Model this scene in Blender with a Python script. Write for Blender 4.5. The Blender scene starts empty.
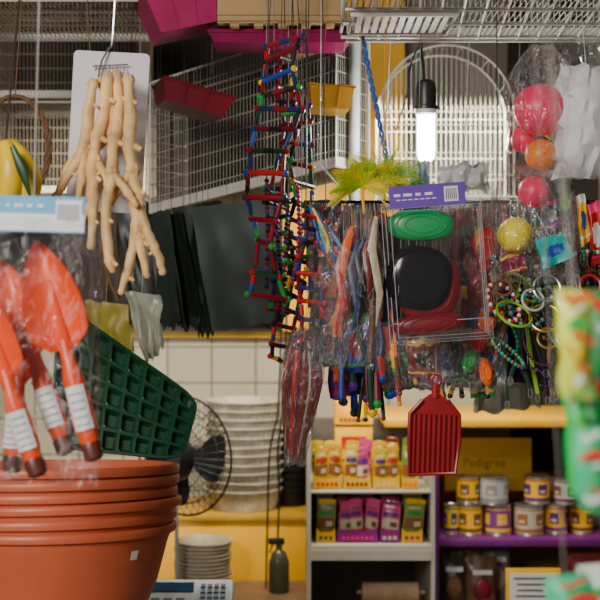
import bpy, bmesh, math, random
from mathutils import Vector, Matrix, noise
R = random.Random(11)
FP = 1200.0
CZ = 1.6
def W(px, py, d):
    return Vector(((px-300)/FP*d, d, CZ+(300-py)/FP*d))
COL = bpy.context.scene.collection

# ------------------------------------------------------------------ materials
MATS = {}
def mat(name, col, rough=.5, metal=0., var=.15, scale=18., bump=.15, emis=0., coat=0.):
    if name in MATS: return MATS[name]
    m = bpy.data.materials.new(name); m.use_nodes = True
    nt = m.node_tree; N = nt.nodes; L = nt.links
    b = N['Principled BSDF']
    tc = N.new('ShaderNodeTexCoord'); nz = N.new('ShaderNodeTexNoise')
    nz.inputs['Scale'].default_value = scale; nz.inputs['Detail'].default_value = 5
    L.new(tc.outputs['Object'], nz.inputs['Vector'])
    cr = N.new('ShaderNodeValToRGB')
    cr.color_ramp.elements[0].position = .3; cr.color_ramp.elements[1].position = .7
    c = col
    cr.color_ramp.elements[0].color = (c[0]*(1-var), c[1]*(1-var), c[2]*(1-var), 1)
    cr.color_ramp.elements[1].color = (min(1, c[0]*(1+var)), min(1, c[1]*(1+var)), min(1, c[2]*(1+var)), 1)
    L.new(nz.outputs['Fac'], cr.inputs['Fac']); L.new(cr.outputs['Color'], b.inputs['Base Color'])
    b.inputs['Roughness'].default_value = rough; b.inputs['Metallic'].default_value = metal
    if coat: b.inputs['Coat Weight'].default_value = coat; b.inputs['Coat Roughness'].default_value = .1
    if bump:
        bp = N.new('ShaderNodeBump'); bp.inputs['Strength'].default_value = bump; bp.inputs['Distance'].default_value = .004
        L.new(nz.outputs['Fac'], bp.inputs['Height']); L.new(bp.outputs['Normal'], b.inputs['Normal'])
        if coat: L.new(bp.outputs['Normal'], b.inputs['Coat Normal'])
    if emis:
        b.inputs['Emission Color'].default_value = (c[0], c[1], c[2], 1); b.inputs['Emission Strength'].default_value = emis
    MATS[name] = m; return m

def film(name, tint=(.93, .94, .96), haze=.012, gloss=.01, fres=.24, scale=22, line=.16):
    if name in MATS: return MATS[name]
    m = bpy.data.materials.new(name); m.use_nodes = True
    nt = m.node_tree; N = nt.nodes; L = nt.links; N.clear()
    out = N.new('ShaderNodeOutputMaterial')
    tr = N.new('ShaderNodeBsdfTransparent'); tr.inputs[0].default_value = (.98, .98, .98, 1)
    gl = N.new('ShaderNodeBsdfGlossy'); gl.inputs['Roughness'].default_value = .07
    df = N.new('ShaderNodeBsdfDiffuse'); df.inputs[0].default_value = (*tint, 1)
    tc = N.new('ShaderNodeTexCoord'); mp = N.new('ShaderNodeMapping'); mp.inputs['Scale'].default_value = (1, 1, .35)
    nz = N.new('ShaderNodeTexNoise'); nz.inputs['Scale'].default_value = scale; nz.inputs['Detail'].default_value = 4
    nz.inputs['Distortion'].default_value = 1.5
    L.new(tc.outputs['Object'], mp.inputs[0]); L.new(mp.outputs[0], nz.inputs['Vector'])
    bp = N.new('ShaderNodeBump'); bp.inputs['Strength'].default_value = 1; bp.inputs['Distance'].default_value = .02
    L.new(nz.outputs['Fac'], bp.inputs['Height'])
    for s in (gl, df): L.new(bp.outputs['Normal'], s.inputs['Normal'])
    sb = N.new('ShaderNodeMath'); sb.operation = 'SUBTRACT'; sb.inputs[1].default_value = .5; L.new(nz.outputs['Fac'], sb.inputs[0])
    ab = N.new('ShaderNodeMath'); ab.operation = 'ABSOLUTE'; L.new(sb.outputs[0], ab.inputs[0])
    lt = N.new('ShaderNodeMath'); lt.operation = 'LESS_THAN'; lt.inputs[1].default_value = .008; L.new(ab.outputs[0], lt.inputs[0])
    lm = N.new('ShaderNodeMath'); lm.operation = 'MULTIPLY_ADD'; lm.inputs[1].default_value = line; lm.inputs[2].default_value = haze; L.new(lt.outputs[0], lm.inputs[0])
    fr = N.new('ShaderNodeLayerWeight'); fr.inputs['Blend'].default_value = .3
    L.new(bp.outputs['Normal'], fr.inputs['Normal'])
    ma = N.new('ShaderNodeMath'); ma.operation = 'MULTIPLY_ADD'; ma.inputs[1].default_value = fres; ma.inputs[2].default_value = gloss
    ma.use_clamp = True
    L.new(fr.outputs['Fresnel'], ma.inputs[0])
    m1 = N.new('ShaderNodeMixShader'); L.new(lm.outputs[0], m1.inputs[0])
    L.new(tr.outputs[0], m1.inputs[1]); L.new(df.outputs[0], m1.inputs[2])
    m2 = N.new('ShaderNodeMixShader'); L.new(ma.outputs[0], m2.inputs[0])
    L.new(m1.outputs[0], m2.inputs[1]); L.new(gl.outputs[0], m2.inputs[2]); L.new(m2.outputs[0], out.inputs[0])
    MATS[name] = m; return m

def tilemat(name, c1, c2, w, h, mortar=.004):
    m = bpy.data.materials.new(name); m.use_nodes = True
    nt = m.node_tree; N = nt.nodes; L = nt.links; b = N['Principled BSDF']
    tc = N.new('ShaderNodeTexCoord'); sp = N.new('ShaderNodeSeparateXYZ'); cb = N.new('ShaderNodeCombineXYZ')
    L.new(tc.outputs['Object'], sp.inputs[0]); L.new(sp.outputs[0], cb.inputs[0]); L.new(sp.outputs[2], cb.inputs[1])
    br = N.new('ShaderNodeTexBrick'); br.offset = 0
    br.inputs['Color1'].default_value = (*c1, 1); br.inputs['Color2'].default_value = (c1[0]*.88, c1[1]*.88, c1[2]*.86, 1)
    br.inputs['Mortar'].default_value = (*c2, 1); br.inputs['Scale'].default_value = 1
    br.inputs['Brick Width'].default_value = w; br.inputs['Row Height'].default_value = h; br.inputs['Mortar Size'].default_value = mortar
    L.new(cb.outputs[0], br.inputs['Vector'])
    gt = N.new('ShaderNodeMath'); gt.operation = 'GREATER_THAN'; gt.inputs[1].default_value = 1.47
    L.new(sp.outputs[2], gt.inputs[0])
    nz = N.new('ShaderNodeTexNoise'); nz.inputs['Scale'].default_value = 4; nz.inputs['Detail'].default_value = 6
    L.new(tc.outputs['Object'], nz.inputs['Vector'])
    cr = N.new('ShaderNodeValToRGB'); cr.color_ramp.elements[0].color = (.1, .088, .07, 1); cr.color_ramp.elements[1].color = (.2, .18, .15, 1)
    L.new(nz.outputs['Fac'], cr.inputs[0])
    mx = N.new('ShaderNodeMixRGB'); L.new(gt.outputs[0], mx.inputs[0]); L.new(br.outputs['Color'], mx.inputs[1]); L.new(cr.outputs[0], mx.inputs[2])
    L.new(mx.outputs[0], b.inputs['Base Color']); b.inputs['Roughness'].default_value = .35
    return m

red = mat('red', (.5, .009, .009), .35); dkred = mat('dark_red', (.16, .005, .012), .4)
crim = mat('crimson', (.24, .005, .014), .35); orange = mat('orange', (.85, .14, .006), .4)
trow = mat('trowel_orange', (.74, .062, .002), .36, var=.06, bump=.03)
yellow = mat('yellow', (.9, .48, .004), .45); lemon = mat('lemon', (.82, .64, .01), .5)
green = mat('green', (.015, .3, .05), .4); lime = mat('lime', (.26, .54, .012), .5)
dkgreen = mat('dark_green', (.006, .05, .018), .4); blue = mat('blue', (.01, .06, .34), .4)
teal = mat('teal', (.01, .38, .36), .4); purple = mat('purple', (.09, .015, .24), .4)
pink = mat('pink', (.9, .02, .18), .4); magenta = mat('magenta', (.28, .004, .08), .35)
white = mat('white', (.75, .74, .7), .45, var=.06); cream = mat('cream', (.62, .52, .34), .5)
black = mat('black', (.01, .01, .011), .4); gblack = mat('gloss_black', (.008, .008, .01), .14, bump=.02)
gold = mat('gold', (.5, .3, .06), .3, .7); steel = mat('steel', (.55, .55, .55), .3, .9)
dkwood = mat('dark_wood', (.07, .035, .018), .6, scale=10); brown = mat('brown', (.16, .07, .03), .6)
dkbrown = mat('dark_brown', (.045, .025, .016), .6); navy = mat('navy', (.01, .025, .12), .4)
taupe = mat('taupe', (.12, .1, .08), .5)
terra = mat('terracotta_plastic', (.55, .11, .044), .42, var=.08, scale=8, bump=.05)
dgbag = mat('dark_bag', (.03, .045, .038), .42, var=.2, scale=6, bump=.35)
wire = mat('cage_wire', (.38, .34, .28), .45, .3, bump=0); wirew = mat('white_wire', (.55, .54, .49), .4, bump=0)
trayw = mat('white_tray', (.6, .58, .53), .4, var=.06)
seed = mat('seedling_green', (.006, .05, .022), .28, var=.2, coat=.2, bump=.05)
wallyel = mat('yellow_paint', (.85, .44, .002), .5, var=.08, scale=5)
purp = mat('purple_paint', (.15, .01, .18), .4)
cardw = mat('card_white', (.75, .76, .77), .6, var=.05); cardb = mat('card_blue', (.08, .36, .58), .5, var=.1)
lpurp = mat('label_purple', (.14, .05, .38), .4); kraft = mat('kraft_paper', (.5, .31, .18), .8)
grey = mat('grey', (.25, .25, .26), .5); lgrey = mat('light_grey', (.45, .46, .46), .5)
branch = mat('branch_wood', (.76, .46, .19), .6, var=.35, scale=24, bump=1)
wick = mat('wicker', (.16, .08, .035), .7, scale=60, bump=.8); ink = mat('ink', (.03, .03, .05), .5, bump=0)
basketm = mat('basket_cream', (.5, .46, .38), .6, var=.25); sand = mat('counter_top', (.2, .12, .07), .5)
shadem = mat('shade_dark', (.016, .011, .008), .8, var=.5, scale=6)  # near-black colour standing in for shade on the wall and inside cages
hazeb = film('white_film', (.85, .86, .9), .3, .03, .3, 14); clear = film('clear_film'); clear2 = film('clear_film_soft', haze=.02, gloss=.012, fres=.24, scale=30)
shiny = film('shiny_film', haze=.03, gloss=.04, fres=.5, scale=40, line=.3)
clear3 = film('blister_plastic', haze=.01, gloss=.01, fres=.24, scale=5, line=.0)

# ------------------------------------------------------------------ mesh builder
class MB:
    def __init__(s): s.v = []; s.f = []; s.m = []
    def add(s, vs, fs, mi=0):
        o = len(s.v); s.v += [Vector(v) for v in vs]
        for f in fs: s.f.append([i+o for i in f]); s.m.append(mi)
        return s
    def box(s, c, d, mi=0, M=None, bev=0):
        x, y, z = d[0]/2, d[1]/2, d[2]/2
        b = min(bev, x*.9, y*.9, z*.9)
        c = Vector(c)
        if b <= 0:
            vs = [Vector((sx*x, sy*y, sz*z)) for sx in (-1, 1) for sy in (-1, 1) for sz in (-1, 1)]
            fs = [(0, 1, 3, 2), (4, 6, 7, 5), (0, 4, 5, 1), (2, 3, 7, 6), (0, 2, 6, 4), (1, 5, 7, 3)]
        else:
            bm = bmesh.new(); bmesh.ops.create_cube(bm, size=1)
            for v in bm.verts: v.co = Vector((v.co.x*2*x, v.co.y*2*y, v.co.z*2*z))
            bmesh.ops.bevel(bm, geom=list(bm.edges), offset=b, segments=2, affect='EDGES', profile=.5)
            bm.verts.index_update()
            vs = [v.co.copy() for v in bm.verts]; fs = [[v.index for v in f.verts] for f in bm.faces]; bm.free()
        if M: vs = [M @ v for v in vs]
        return s.add([v+c for v in vs], fs, mi)
    def tube(s, pts, r, n=6, mi=0, closed=False, flat=1.):
        pts = [Vector(p) for p in pts]; k = len(pts)
        rs = r if isinstance(r, (list, tuple)) else [r]*k
        vs = []; up = None
        for i, p in enumerate(pts):
            if closed: t = pts[(i+1) % k]-pts[i-1]
            else: t = pts[min(i+1, k-1)]-pts[max(i-1, 0)]
            if t.length < 1e-9: t = Vector((0, 0, 1))
            t.normalize()
            if up is None:
                a = Vector((0, 1, 0)) if abs(t.y) < .9 else Vector((1, 0, 0))
            else: a = up
            u = (a-t*a.dot(t))
            if u.length < 1e-6: u = t.orthogonal()
            u.normalize(); up = u; w = t.cross(u)
            for j in range(n):
                an = 2*math.pi*j/n
                vs.append(p+u*math.cos(an)*rs[i]*flat+w*math.sin(an)*rs[i])
        fs = []
        for i in range(k if closed else k-1):
            i2 = (i+1) % k
            for j in range(n):
                j2 = (j+1) % n; fs.append((i*n+j, i*n+j2, i2*n+j2, i2*n+j))
        if not closed:
            fs.append(tuple(range(n))[::-1]); fs.append(tuple((k-1)*n+j for j in range(n)))
        return s.add(vs, fs, mi)
    def lathe(s, prof, c=(0, 0, 0), n=24, mi=0, M=None, sq=None):
        c = Vector(c); vs = []
        for (r, z) in prof:
            for j in range(n):
                a = 2*math.pi*j/n; ca, sa = math.cos(a), math.sin(a)
                if sq: ca = math.copysign(abs(ca)**sq, ca); sa = math.copysign(abs(sa)**sq, sa)
                p = Vector((r*ca, r*sa, z))
                vs.append((M @ p if M else p)+c)
        fs = []
        for i in range(len(prof)-1):
            for j in range(n):
                j2 = (j+1) % n; fs.append((i*n+j, i*n+j2, (i+1)*n+j2, (i+1)*n+j))
        return s.add(vs, fs, mi)
    def ball(s, c, r, n=14, mi=0, sc=(1, 1, 1), M=None):
        k = n//2; prof = [(max(1e-5, math.sin(math.pi*i/k))*r, -math.cos(math.pi*i/k)*r) for i in range(k+1)]
        S = Matrix.Diagonal(sc); S = (M @ S) if M else S
        return s.lathe(prof, c, n, mi, S)
    def prism(s, out, y0, y1, mi=0):
        n = len(out); vs = [(x, y0, z) for x, z in out]+[(x, y1, z) for x, z in out]
        fs = [tuple(range(n)), tuple(range(n, 2*n))[::-1]]+[(i, i+n, (i+1) % n+n, (i+1) % n) for i in range(n)]
        return s.add(vs, fs, mi)
    def grid(s, fn, nu, nv, mi=0):
        vs = [fn(i/nu, j/nv) for j in range(nv+1) for i in range(nu+1)]
        fs = [(j*(nu+1)+i, j*(nu+1)+i+1, (j+1)*(nu+1)+i+1, (j+1)*(nu+1)+i) for j in range(nv) for i in range(nu)]
        return s.add(vs, fs, mi)
    def mesh(s, name, mats, smooth=True, off=None):
        me = bpy.data.meshes.new(name)
        o = off if off is not None else Vector((0, 0, 0))
        me.from_pydata([tuple(v-o) for v in s.v], [], s.f)
        for m in (mats if isinstance(mats, (list, tuple)) else [mats]): me.materials.append(m)
        for p, i in zip(me.polygons, s.m): p.material_index = i
        me.update()
        if smooth:
            try: me.shade_smooth()
            except Exception: pass
            try: me.set_sharp_from_angle(angle=math.radians(38))
            except Exception: pass
        return me

def tag(o, label, cat, group=None, kind=None):
    o['label'] = label; o['category'] = cat
    if group: o['group'] = group
    if kind: o['kind'] = kind
def solo(name, mb, mats, label, cat, loc=(0, 0, 0), rot=(0, 0, 0), group=None, kind=None, world=False, smooth=True):
    loc = Vector(loc)
    me = mb.mesh(name, mats, smooth, loc if world else None)
    o = bpy.data.objects.new(name, me); o.location = loc; o.rotation_euler = rot; COL.objects.link(o)
    tag(o, label, cat, group, kind); return o
class Thing:
    def __init__(s, name, label, cat, loc=(0, 0, 0), rot=(0, 0, 0), group=None, world=False):
        s.o = bpy.data.objects.new(name, None); s.o.empty_display_size = .02
        s.o.location = loc; s.o.rotation_euler = rot; COL.objects.link(s.o); tag(s.o, label, cat, group)
        s.off = Vector(loc) if world else None
    def part(s, name, mb, mats, label=None, parent=None, smooth=True):
        me = mb.mesh(name, mats, smooth, s.off)
        o = bpy.data.objects.new(name, me); COL.objects.link(o); o.parent = parent or s.o
        if label: o['label'] = label
        return o
def dup(root, loc, rot=None, scale=None, label=None):
    def cp(o, par):
        c = o.copy()
        if par: c.parent = par
        COL.objects.link(c)
        for ch in o.children: cp(ch, c)
        return c
    n = cp(root, None); n.location = loc
    if rot is not None: n.rotation_euler = rot
    if scale is not None: n.scale = scale
    if label: n['label'] = label
    return n
def structure(name, mb, m, label):
    me = mb.mesh(name, m, False); o = bpy.data.objects.new(name, me); COL.objects.link(o)
    o['kind'] = 'structure'; o['label'] = label; o['category'] = 'room part'; return o
def textpart(body, size, M, m, parent=None, name='lettering', ext=.0004):
    cu = bpy.data.curves.new('t', 'FONT'); cu.body = body; cu.size = size; cu.extrude = ext; cu.align_x = 'CENTER'; cu.align_y = 'CENTER'
    t = bpy.data.objects.new('t', cu); COL.objects.link(t)
    bpy.context.view_layer.update()
    me = bpy.data.meshes.new_from_object(t.evaluated_get(bpy.context.evaluated_depsgraph_get()))
    bpy.data.objects.remove(t); me.materials.clear(); me.materials.append(m)
    o = bpy.data.objects.new(name, me); COL.objects.link(o); o.parent = parent; o.matrix_local = M
    return o
FACE = Matrix.Rotation(math.pi/2, 4, 'X')
def smoothpath(pts, k=4):
    pts = [Vector(p) for p in pts]; out = []
    for i in range(len(pts)-1):
        p0 = pts[max(i-1, 0)]; p1 = pts[i]; p2 = pts[i+1]; p3 = pts[min(i+2, len(pts)-1)]
        for j in range(k):
            t = j/k
            out.append(.5*((2*p1)+(p2-p0)*t+(2*p0-5*p1+4*p2-p3)*t*t+(3*p1-p0-3*p2+p3)*t**3))
    out.append(pts[-1]); return out
def pillow(mb, w, h, t, cr=.006, seed_=0, nu=14, nv=18, mi=0, top=0, gather=0., back=True, taper=0.):
    for sgn in ((-1, 1) if back else (-1,)):
        def fn(u, v):
            e = (math.sin(math.pi*u)*max(0, math.sin(math.pi*min(1, v*1.02+.0))))**.5 if 0 < u < 1 and 0 < v < 1 else 0
            ww = w*(1-gather*max(0, 1-v*3.2)**1.5)*(1-taper*max(0, v-.35)/.65)
            x = (u-.5)*ww; z = -v*h-top
            nn = noise.noise(Vector((u*5+seed_*3.1, v*7, seed_+sgn)))
            n2 = noise.noise(Vector((u*11+seed_, v*4+9, sgn*3+seed_)))
            return Vector((x+nn*cr, sgn*(t/2*e)+n2*cr*1.2, z+nn*cr))
        mb.grid(fn, nu, nv, mi)
    return mb

# ------------------------------------------------------------------ room
structure('floor', MB().box((0, 2.4, -.05), (3.2, 5.2, .1)), mat('floor_tile', (.22, .2, .18), .5), 'grey worn shop floor')
structure('ceiling', MB().box((0, 2.75, 3.05), (3.2, 3.7, .1)), mat('ceiling_paint', (.05, .04, .035), .8), 'dark shop ceiling')
structure('wall_back', MB().box((0, 4.4, 1.5), (3.2, .1, 3.)), tilemat('tiled_wall', (.52, .48, .38), (.2, .17, .13), .16, .13), 'cream tiled wall with plaster above')
structure('wall_left', MB().box((-1.55, 2.75, 1.5), (.1, 3.4, 3.)), mat('side_paint', (.09, .07, .05), .8), 'dim brown side wall')
structure('wall_right', MB().box((1.55, 2.75, 1.5), (.1, 3.4, 3.)), MATS['side_paint'], 'dim brown side wall')
structure('trim_1', MB().box((-.6, 4.335, 1.475), (1.8, .03, .022)), mat('trim_yellow', (.55, .32, .01), .5), 'yellow painted trim above tiles')
structure('trim_2', MB().box((.155, 4.3, 2.24), (.43, .1, 1.5)), wallyel, 'yellow painted pilaster on the back wall')
structure('wall_shade_left', MB().box((-.85, 4.25, 2.26), (1.56, .06, 1.45)), shadem, 'dark sheet standing in for shade on the back wall')  # upper left gloom put into the colour of a sheet
structure('wall_shade_right', MB().box((1.13, 4.25, 1.95), (.78, .06, 1.9)), shadem, 'dark sheet standing in for shade on the back wall')  # gloom behind the right-hand goods, painted as a dark sheet

RAIL = {}
for y, z in ((1.15, 2.0), (1.6, 2.12), (2.05, 2.25), (2.4, 2.34), (2.95, 2.5)):
    mb = MB().tube([(-1.5, y, z), (1.5, y, z)], .011, 10)
    solo('hanging_rail', mb, steel, 'steel rail overhead carrying hanging goods', 'rail', (0, y, z), world=True, group='overhead rails')
    RAIL[y] = z
BAR = W(308, 202, 2.4).z
T = Thing('display_bar', 'thin black display bar holding hanging toys', 'rail', W(304, 202, 2.4), world=True)
T.part('bar', MB().tube([W(304, 202, 2.4), W(660, 202, 2.4)], .0035, 8), black)
for px in (306, 497, 640): T.part('suspension_wire', MB().tube([W(px, 202, 2.4), Vector((W(px, 202, 2.4).x, 2.4, RAIL[2.4]))], .0012, 5), black)
def HT(p, rail):
    if rail == 2.4 and p.x > W(305, 0, 2.4).x and p.z < BAR+.035: return Vector((p.x, 2.4, BAR))
    return Vector((p.x, rail, RAIL[rail]))
cordm = mat('nylon_cord', (.3, .28, .25), .5, bump=0)

# ------------------------------------------------------------------ wire cages
def wire_cage(name, label, corner, ax, ay, h, mats, pitch=.014, rows=4, r=.0011, trayh=.03, rail=None, shade_mat=None):
    c = Vector(corner); ax = Vector(ax); ay = Vector(ay); az = Vector((0, 0, h))
    T = Thing(name, label, 'bird cage', c, world=True)
    wm, tm = mats
    def panel(o, a, b):
        mb = MB(); n = max(2, int(a.length/pitch))
        for i in range(n+1): mb.tube([o+a*(i/n), o+a*(i/n)+b], r, 4)
        for j in range(rows+1): mb.tube([o+b*(j/rows), o+b*(j/rows)+a], r*1.5, 4)
        return mb
    T.part('wire_panel', panel(c, ax, az), wm); T.part('wire_panel', panel(c+ay, ax, az), wm)
    T.part('wire_panel', panel(c, ay, az), wm); T.part('wire_panel', panel(c+ax, ay, az), wm)
    T.part('wire_floor', panel(c, ax, ay), wm)
    mb = MB(); R0 = .004
    P = [c, c+ax, c+ax+ay, c+ay]
    for i in range(4):
        mb.tube([P[i], P[(i+1) % 4]], R0, 6); mb.tube([P[i], P[i]+az], R0*.7, 6); mb.tube([P[i]+az, P[(i+1) % 4]+az], R0*.7, 6)
    T.part('frame', mb, tm)
    if shade_mat:
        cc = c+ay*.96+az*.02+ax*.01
        T.part('shade_sheet', MB().add([cc, cc+ax*.98, cc+ax*.98+az*.96, cc+az*.96], [(0, 1, 2, 3)]), shade_mat)  # dark sheet added so the cage interior looks shaded
    if trayh:
        mb = MB(); dz = Vector((0, 0, trayh))
        for i in range(4):
            a, b = P[i], P[(i+1) % 4]; mb.add([a, b, b+dz, a+dz], [(0, 1, 2, 3)])
        T.part('tray_rim', mb, tm)
    if rail:
        for q in (.25, .75):
            p = c+ax*q+ay*.5+az; T.part('suspension_cord', MB().tube([p, Vector((p.x, p.y, 2.99))], .0012, 5), cordm)
    return T
A = W(150, 213, 3.05); B_ = W(347, 163, 2.75)
axv = B_-A; n_ = Vector((axv.y, -axv.x, 0)).normalized()
wbe = mat('wire_beige', (.42, .38, .31), .45, .2, bump=0)
wire_cage('bird_cage', 'long grey wire cage hung obliquely with white bottom rim', A, axv*.95, -n_*.16, .33, (wbe, trayw), .01, 9, r=.001, rail=True, trayh=.022, shade_mat=shadem)
wire_cage('bird_cage', 'low beige wire cage seen from beneath', W(-60, 0, 2.6), (.47, .0, .0), (0, .4, 0), .34, (wbe, trayw), .011, 5, .0013, .02, rail=True)
rw = mat('dull_wire', (.3, .26, .2), .6, .3, bump=0)
wire_cage('bird_cage', 'dull wire cage hanging over the dark bags', W(-10, 192, 3.6), (.46, .0, 0), (0, .3, 0), .27, (rw, trayw), .011, 7, .0012, .018, shade_mat=shadem)
wire_cage('bird_cage', 'dull wire cage stacked above another', W(-10, 97, 3.6), (.45, .0, 0), (0, .3, 0), .3, (rw, trayw), .011, 7, .0012, .02, rail=True, shade_mat=shadem)
wire_cage('bird_cage', 'white wire cage seen from beneath its base', W(347, -8, 2.2), (.6, .0, -.0), (0, .36, .0), .25, (wirew, trayw), .012, 3, .0013, .016, rail=True)
mb = MB(); o = W(347, -8, 2.2)
for i in range(14): mb.tube([o+Vector((.01+i*.042, 0, -.008)), o+Vector((.04+i*.042, .36, -.008))], .003, 5)
for k in range(3): mb.tube([o+Vector((0, .09+k*.12, -.01)), o+Vector((.6, .09+k*.12, -.01))], .004, 5)
mb.box(o+Vector((.3, .362, -.003)), (.6, .006, .022))
solo('cage_grate', mb, trayw, 'white slatted grate with solid rear edge under cage', 'grate', o, world=True)
mb = MB(); o2 = W(352, 14, 2.3)
mb.tube([o2, o2+Vector((.2, 0, 0)), o2+Vector((.2, .16, 0)), o2+Vector((0, .16, 0))], .006, 6, closed=True)
for i in range(1, 12): mb.box(o2+Vector((i*.0167, .08, 0)), (.011, .16, .004))
solo('cage_tray', mb, trayw, 'white ribbed plastic droppings tray under wire cage', 'tray', o2, world=True)

T = Thing('dome_cage', 'white arch-topped wire bird cage', 'bird cage', W(447, 197, 3.25), world=False)
hw = 67/FP*3.25; sp = 85/FP*3.25; hh = 152/FP*3.25; dep = .14
def archz(x): return sp+(hh-sp)*math.sqrt(max(0, 1-(x/hw)**2))
for yy in (0, dep):
    mb = MB(); n = 26
    for i in range(n+1):
        x = -hw+2*hw*i/n
        if i not in (0, n): mb.tube([(x, yy, 0), (x, yy, archz(x))], .0009, 4)
    for z in (0, .06, .12, sp*.85, sp): mb.tube([(-hw, yy, z), (hw, yy, z)], .0012, 4)
    out = [(-hw, yy, 0)]+[(-hw*math.cos(math.pi*i/28), yy, sp+(hh-sp)*math.sin(math.pi*i/28)) for i in range(29)]+[(hw, yy, 0)]
    mb.tube(out, .0028, 6); T.part('arch_panel', mb, wirew)
mb = MB()
for i in range(0, 29, 4):
    a = math.pi*i/28; x = -hw*math.cos(a); z = sp+(hh-sp)*math.sin(a); mb.tube([(x, 0, z), (x, dep, z)], .0009, 4)
T.part('roof_wires', mb, wirew)
T.part('base_tray', MB().box((0, dep/2, -.012), (2*hw+.02, dep+.02, .03), bev=.006), trayw)
T.part('suspension_cord', MB().tube([(0, dep/2, hh), (0, dep/2, 2.99-W(447, 197, 3.25).z)], .002, 5), cordm)

# ------------------------------------------------------------------ trays and boxes at the top
def tray_obj(name, label, cat, loc, w, d, h, taper, m, rot=(0, 0, 0), rim=.008):
    mb = MB(); a = (w/2, d/2); b = (w/2-taper, d/2-taper)
    vs = [(-a[0], -a[1], h), (a[0], -a[1], h), (a[0], a[1], h), (-a[0], a[1], h), (-b[0], -b[1], 0), (b[0], -b[1], 0), (b[0], b[1], 0), (-b[0], b[1], 0)]
    mb.add(vs, [(0, 4, 5, 1), (1, 5, 6, 2), (2, 6, 7, 3), (3, 7, 4, 0), (4, 7, 6, 5)])
    mb.tube([(-a[0], -a[1], h), (a[0], -a[1], h), (a[0], a[1], h), (-a[0], a[1], h)], rim*.5, 6, closed=True)
    for i in range(1, 3):
        x = -b[0]+2*b[0]*i/3; mb.tube([(x, -b[1]-.001, .003), (x*a[0]/b[0], -a[1]-.001, h*.95)], .0012, 5)
    return solo(name, mb, m, label, cat, loc, rot)
tray_obj('plastic_tray', 'magenta plastic cage tray hanging tilted', 'tray', W(184, 34, 2.6), .16, .22, .1, .02, mat('magenta_bright', (.42, .02, .12), .35), (.05, math.radians(-14), .2))
tray_obj('plastic_tray', 'flat magenta plastic tray under wooden box', 'tray', W(280, 48, 2.6), .3, .14, .022, .012, magenta, (0, 0, 0))
tray_obj('plastic_tray', 'dark red plastic tray between the cages', 'tray', W(189, 112, 2.7), .165, .14, .045, .015, mat('tray_crimson', (.12, .003, .01), .4), (0, math.radians(14), .3))
mb = MB()
mb.box((0, 0, .045), (.27, .2, .008)); mb.box((0, -.1, .075), (.27, .01, .06)); mb.box((0, .1, .06), (.27, .01, .03)); mb.box((-.13, 0, .06), (.01, .2, .03)); mb.box((.13, 0, .06), (.01, .2, .03))
for i in range(5): mb.box((-.1+i*.05, 0, .038), (.018, .2, .008))
mb.box((0, -.106, .06), (.27, .006, .008))
solo('wooden_crate', mb, mat('ply', (.4, .24, .09), .6, scale=12), 'shallow pale wooden crate on magenta tray', 'crate', W(283, 48, 2.6)+Vector((0, 0, -.01)), smooth=False)
tray_obj('plastic_tray', 'ochre yellow plastic tray behind the ladders', 'tray', W(328, 112, 2.7), .1, .12, .05, .008, mat('old_yellow', (.42, .2, .006), .4), (0, math.radians(3), .1))

# ------------------------------------------------------------------ terracotta bowls + seedling tray + table
tb = W(55, 464, 2.2); zt = tb.z; pr = .225
def bowlmesh(depth):
    return [(.001, -depth), (pr*.62, -depth), (pr*.72, -depth+.01), (pr*.86, -depth*.55), (pr*.94, -.035), (pr*.965, -.02), (pr*.965, -.017), (pr*1.008, -.015), (pr*1.015, -.008), (pr*1.01, -.002), (pr*1.0, 0), (pr*.965, 0), (pr*.945, -.012), (pr*.9, -.05), (pr*.8, -depth*.6), (pr*.66, -depth+.012), (.001, -depth+.008)]
offs = [0, .021, .042, .063, .085, .107]
for i, dz in enumerate(offs):
    mb = MB().lathe(bowlmesh(.19), n=64)
    last = solo('plant_bowl', mb, terra, 'wide terracotta plastic bowl in a nested stack', 'plant pot', (tb.x+R.uniform(-.007, .007), tb.y, zt-dz), (-.095+R.uniform(-.008, .008), -.015+R.uniform(-.012, .012), 0), group='nested terracotta bowls')
last['label'] = 'lowest terracotta plastic bowl with white price sticker'
mb = MB()
def stf(u, v):
    a = math.radians(-38)+(u-.5)*.075; z = -.036-v*.016; rr = pr*(.955-(-z-.035)*1.32)+.004; return Vector((rr*math.cos(a), rr*math.sin(a), z))
mb.grid(stf, 5, 2); s_ = bpy.data.objects.new('price_sticker', mb.mesh('price_sticker', white)); COL.objects.link(s_); s_.parent = last; s_['label'] = 'white price sticker'
T = Thing('display_table', 'dark wooden table under the bowls', 'table', (-.64, 2.2, 0))
zb = zt-.107-.209
T.part('table_top', MB().box((0, 0, zb-.024), (.66, .5, .03), bev=.005), dkwood)
for x in (-.29, .29):
    for y in (-.21, .21): T.part('leg', MB().box((x, y, (zb-.04)/2), (.04, .04, zb-.04)), dkwood)

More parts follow.
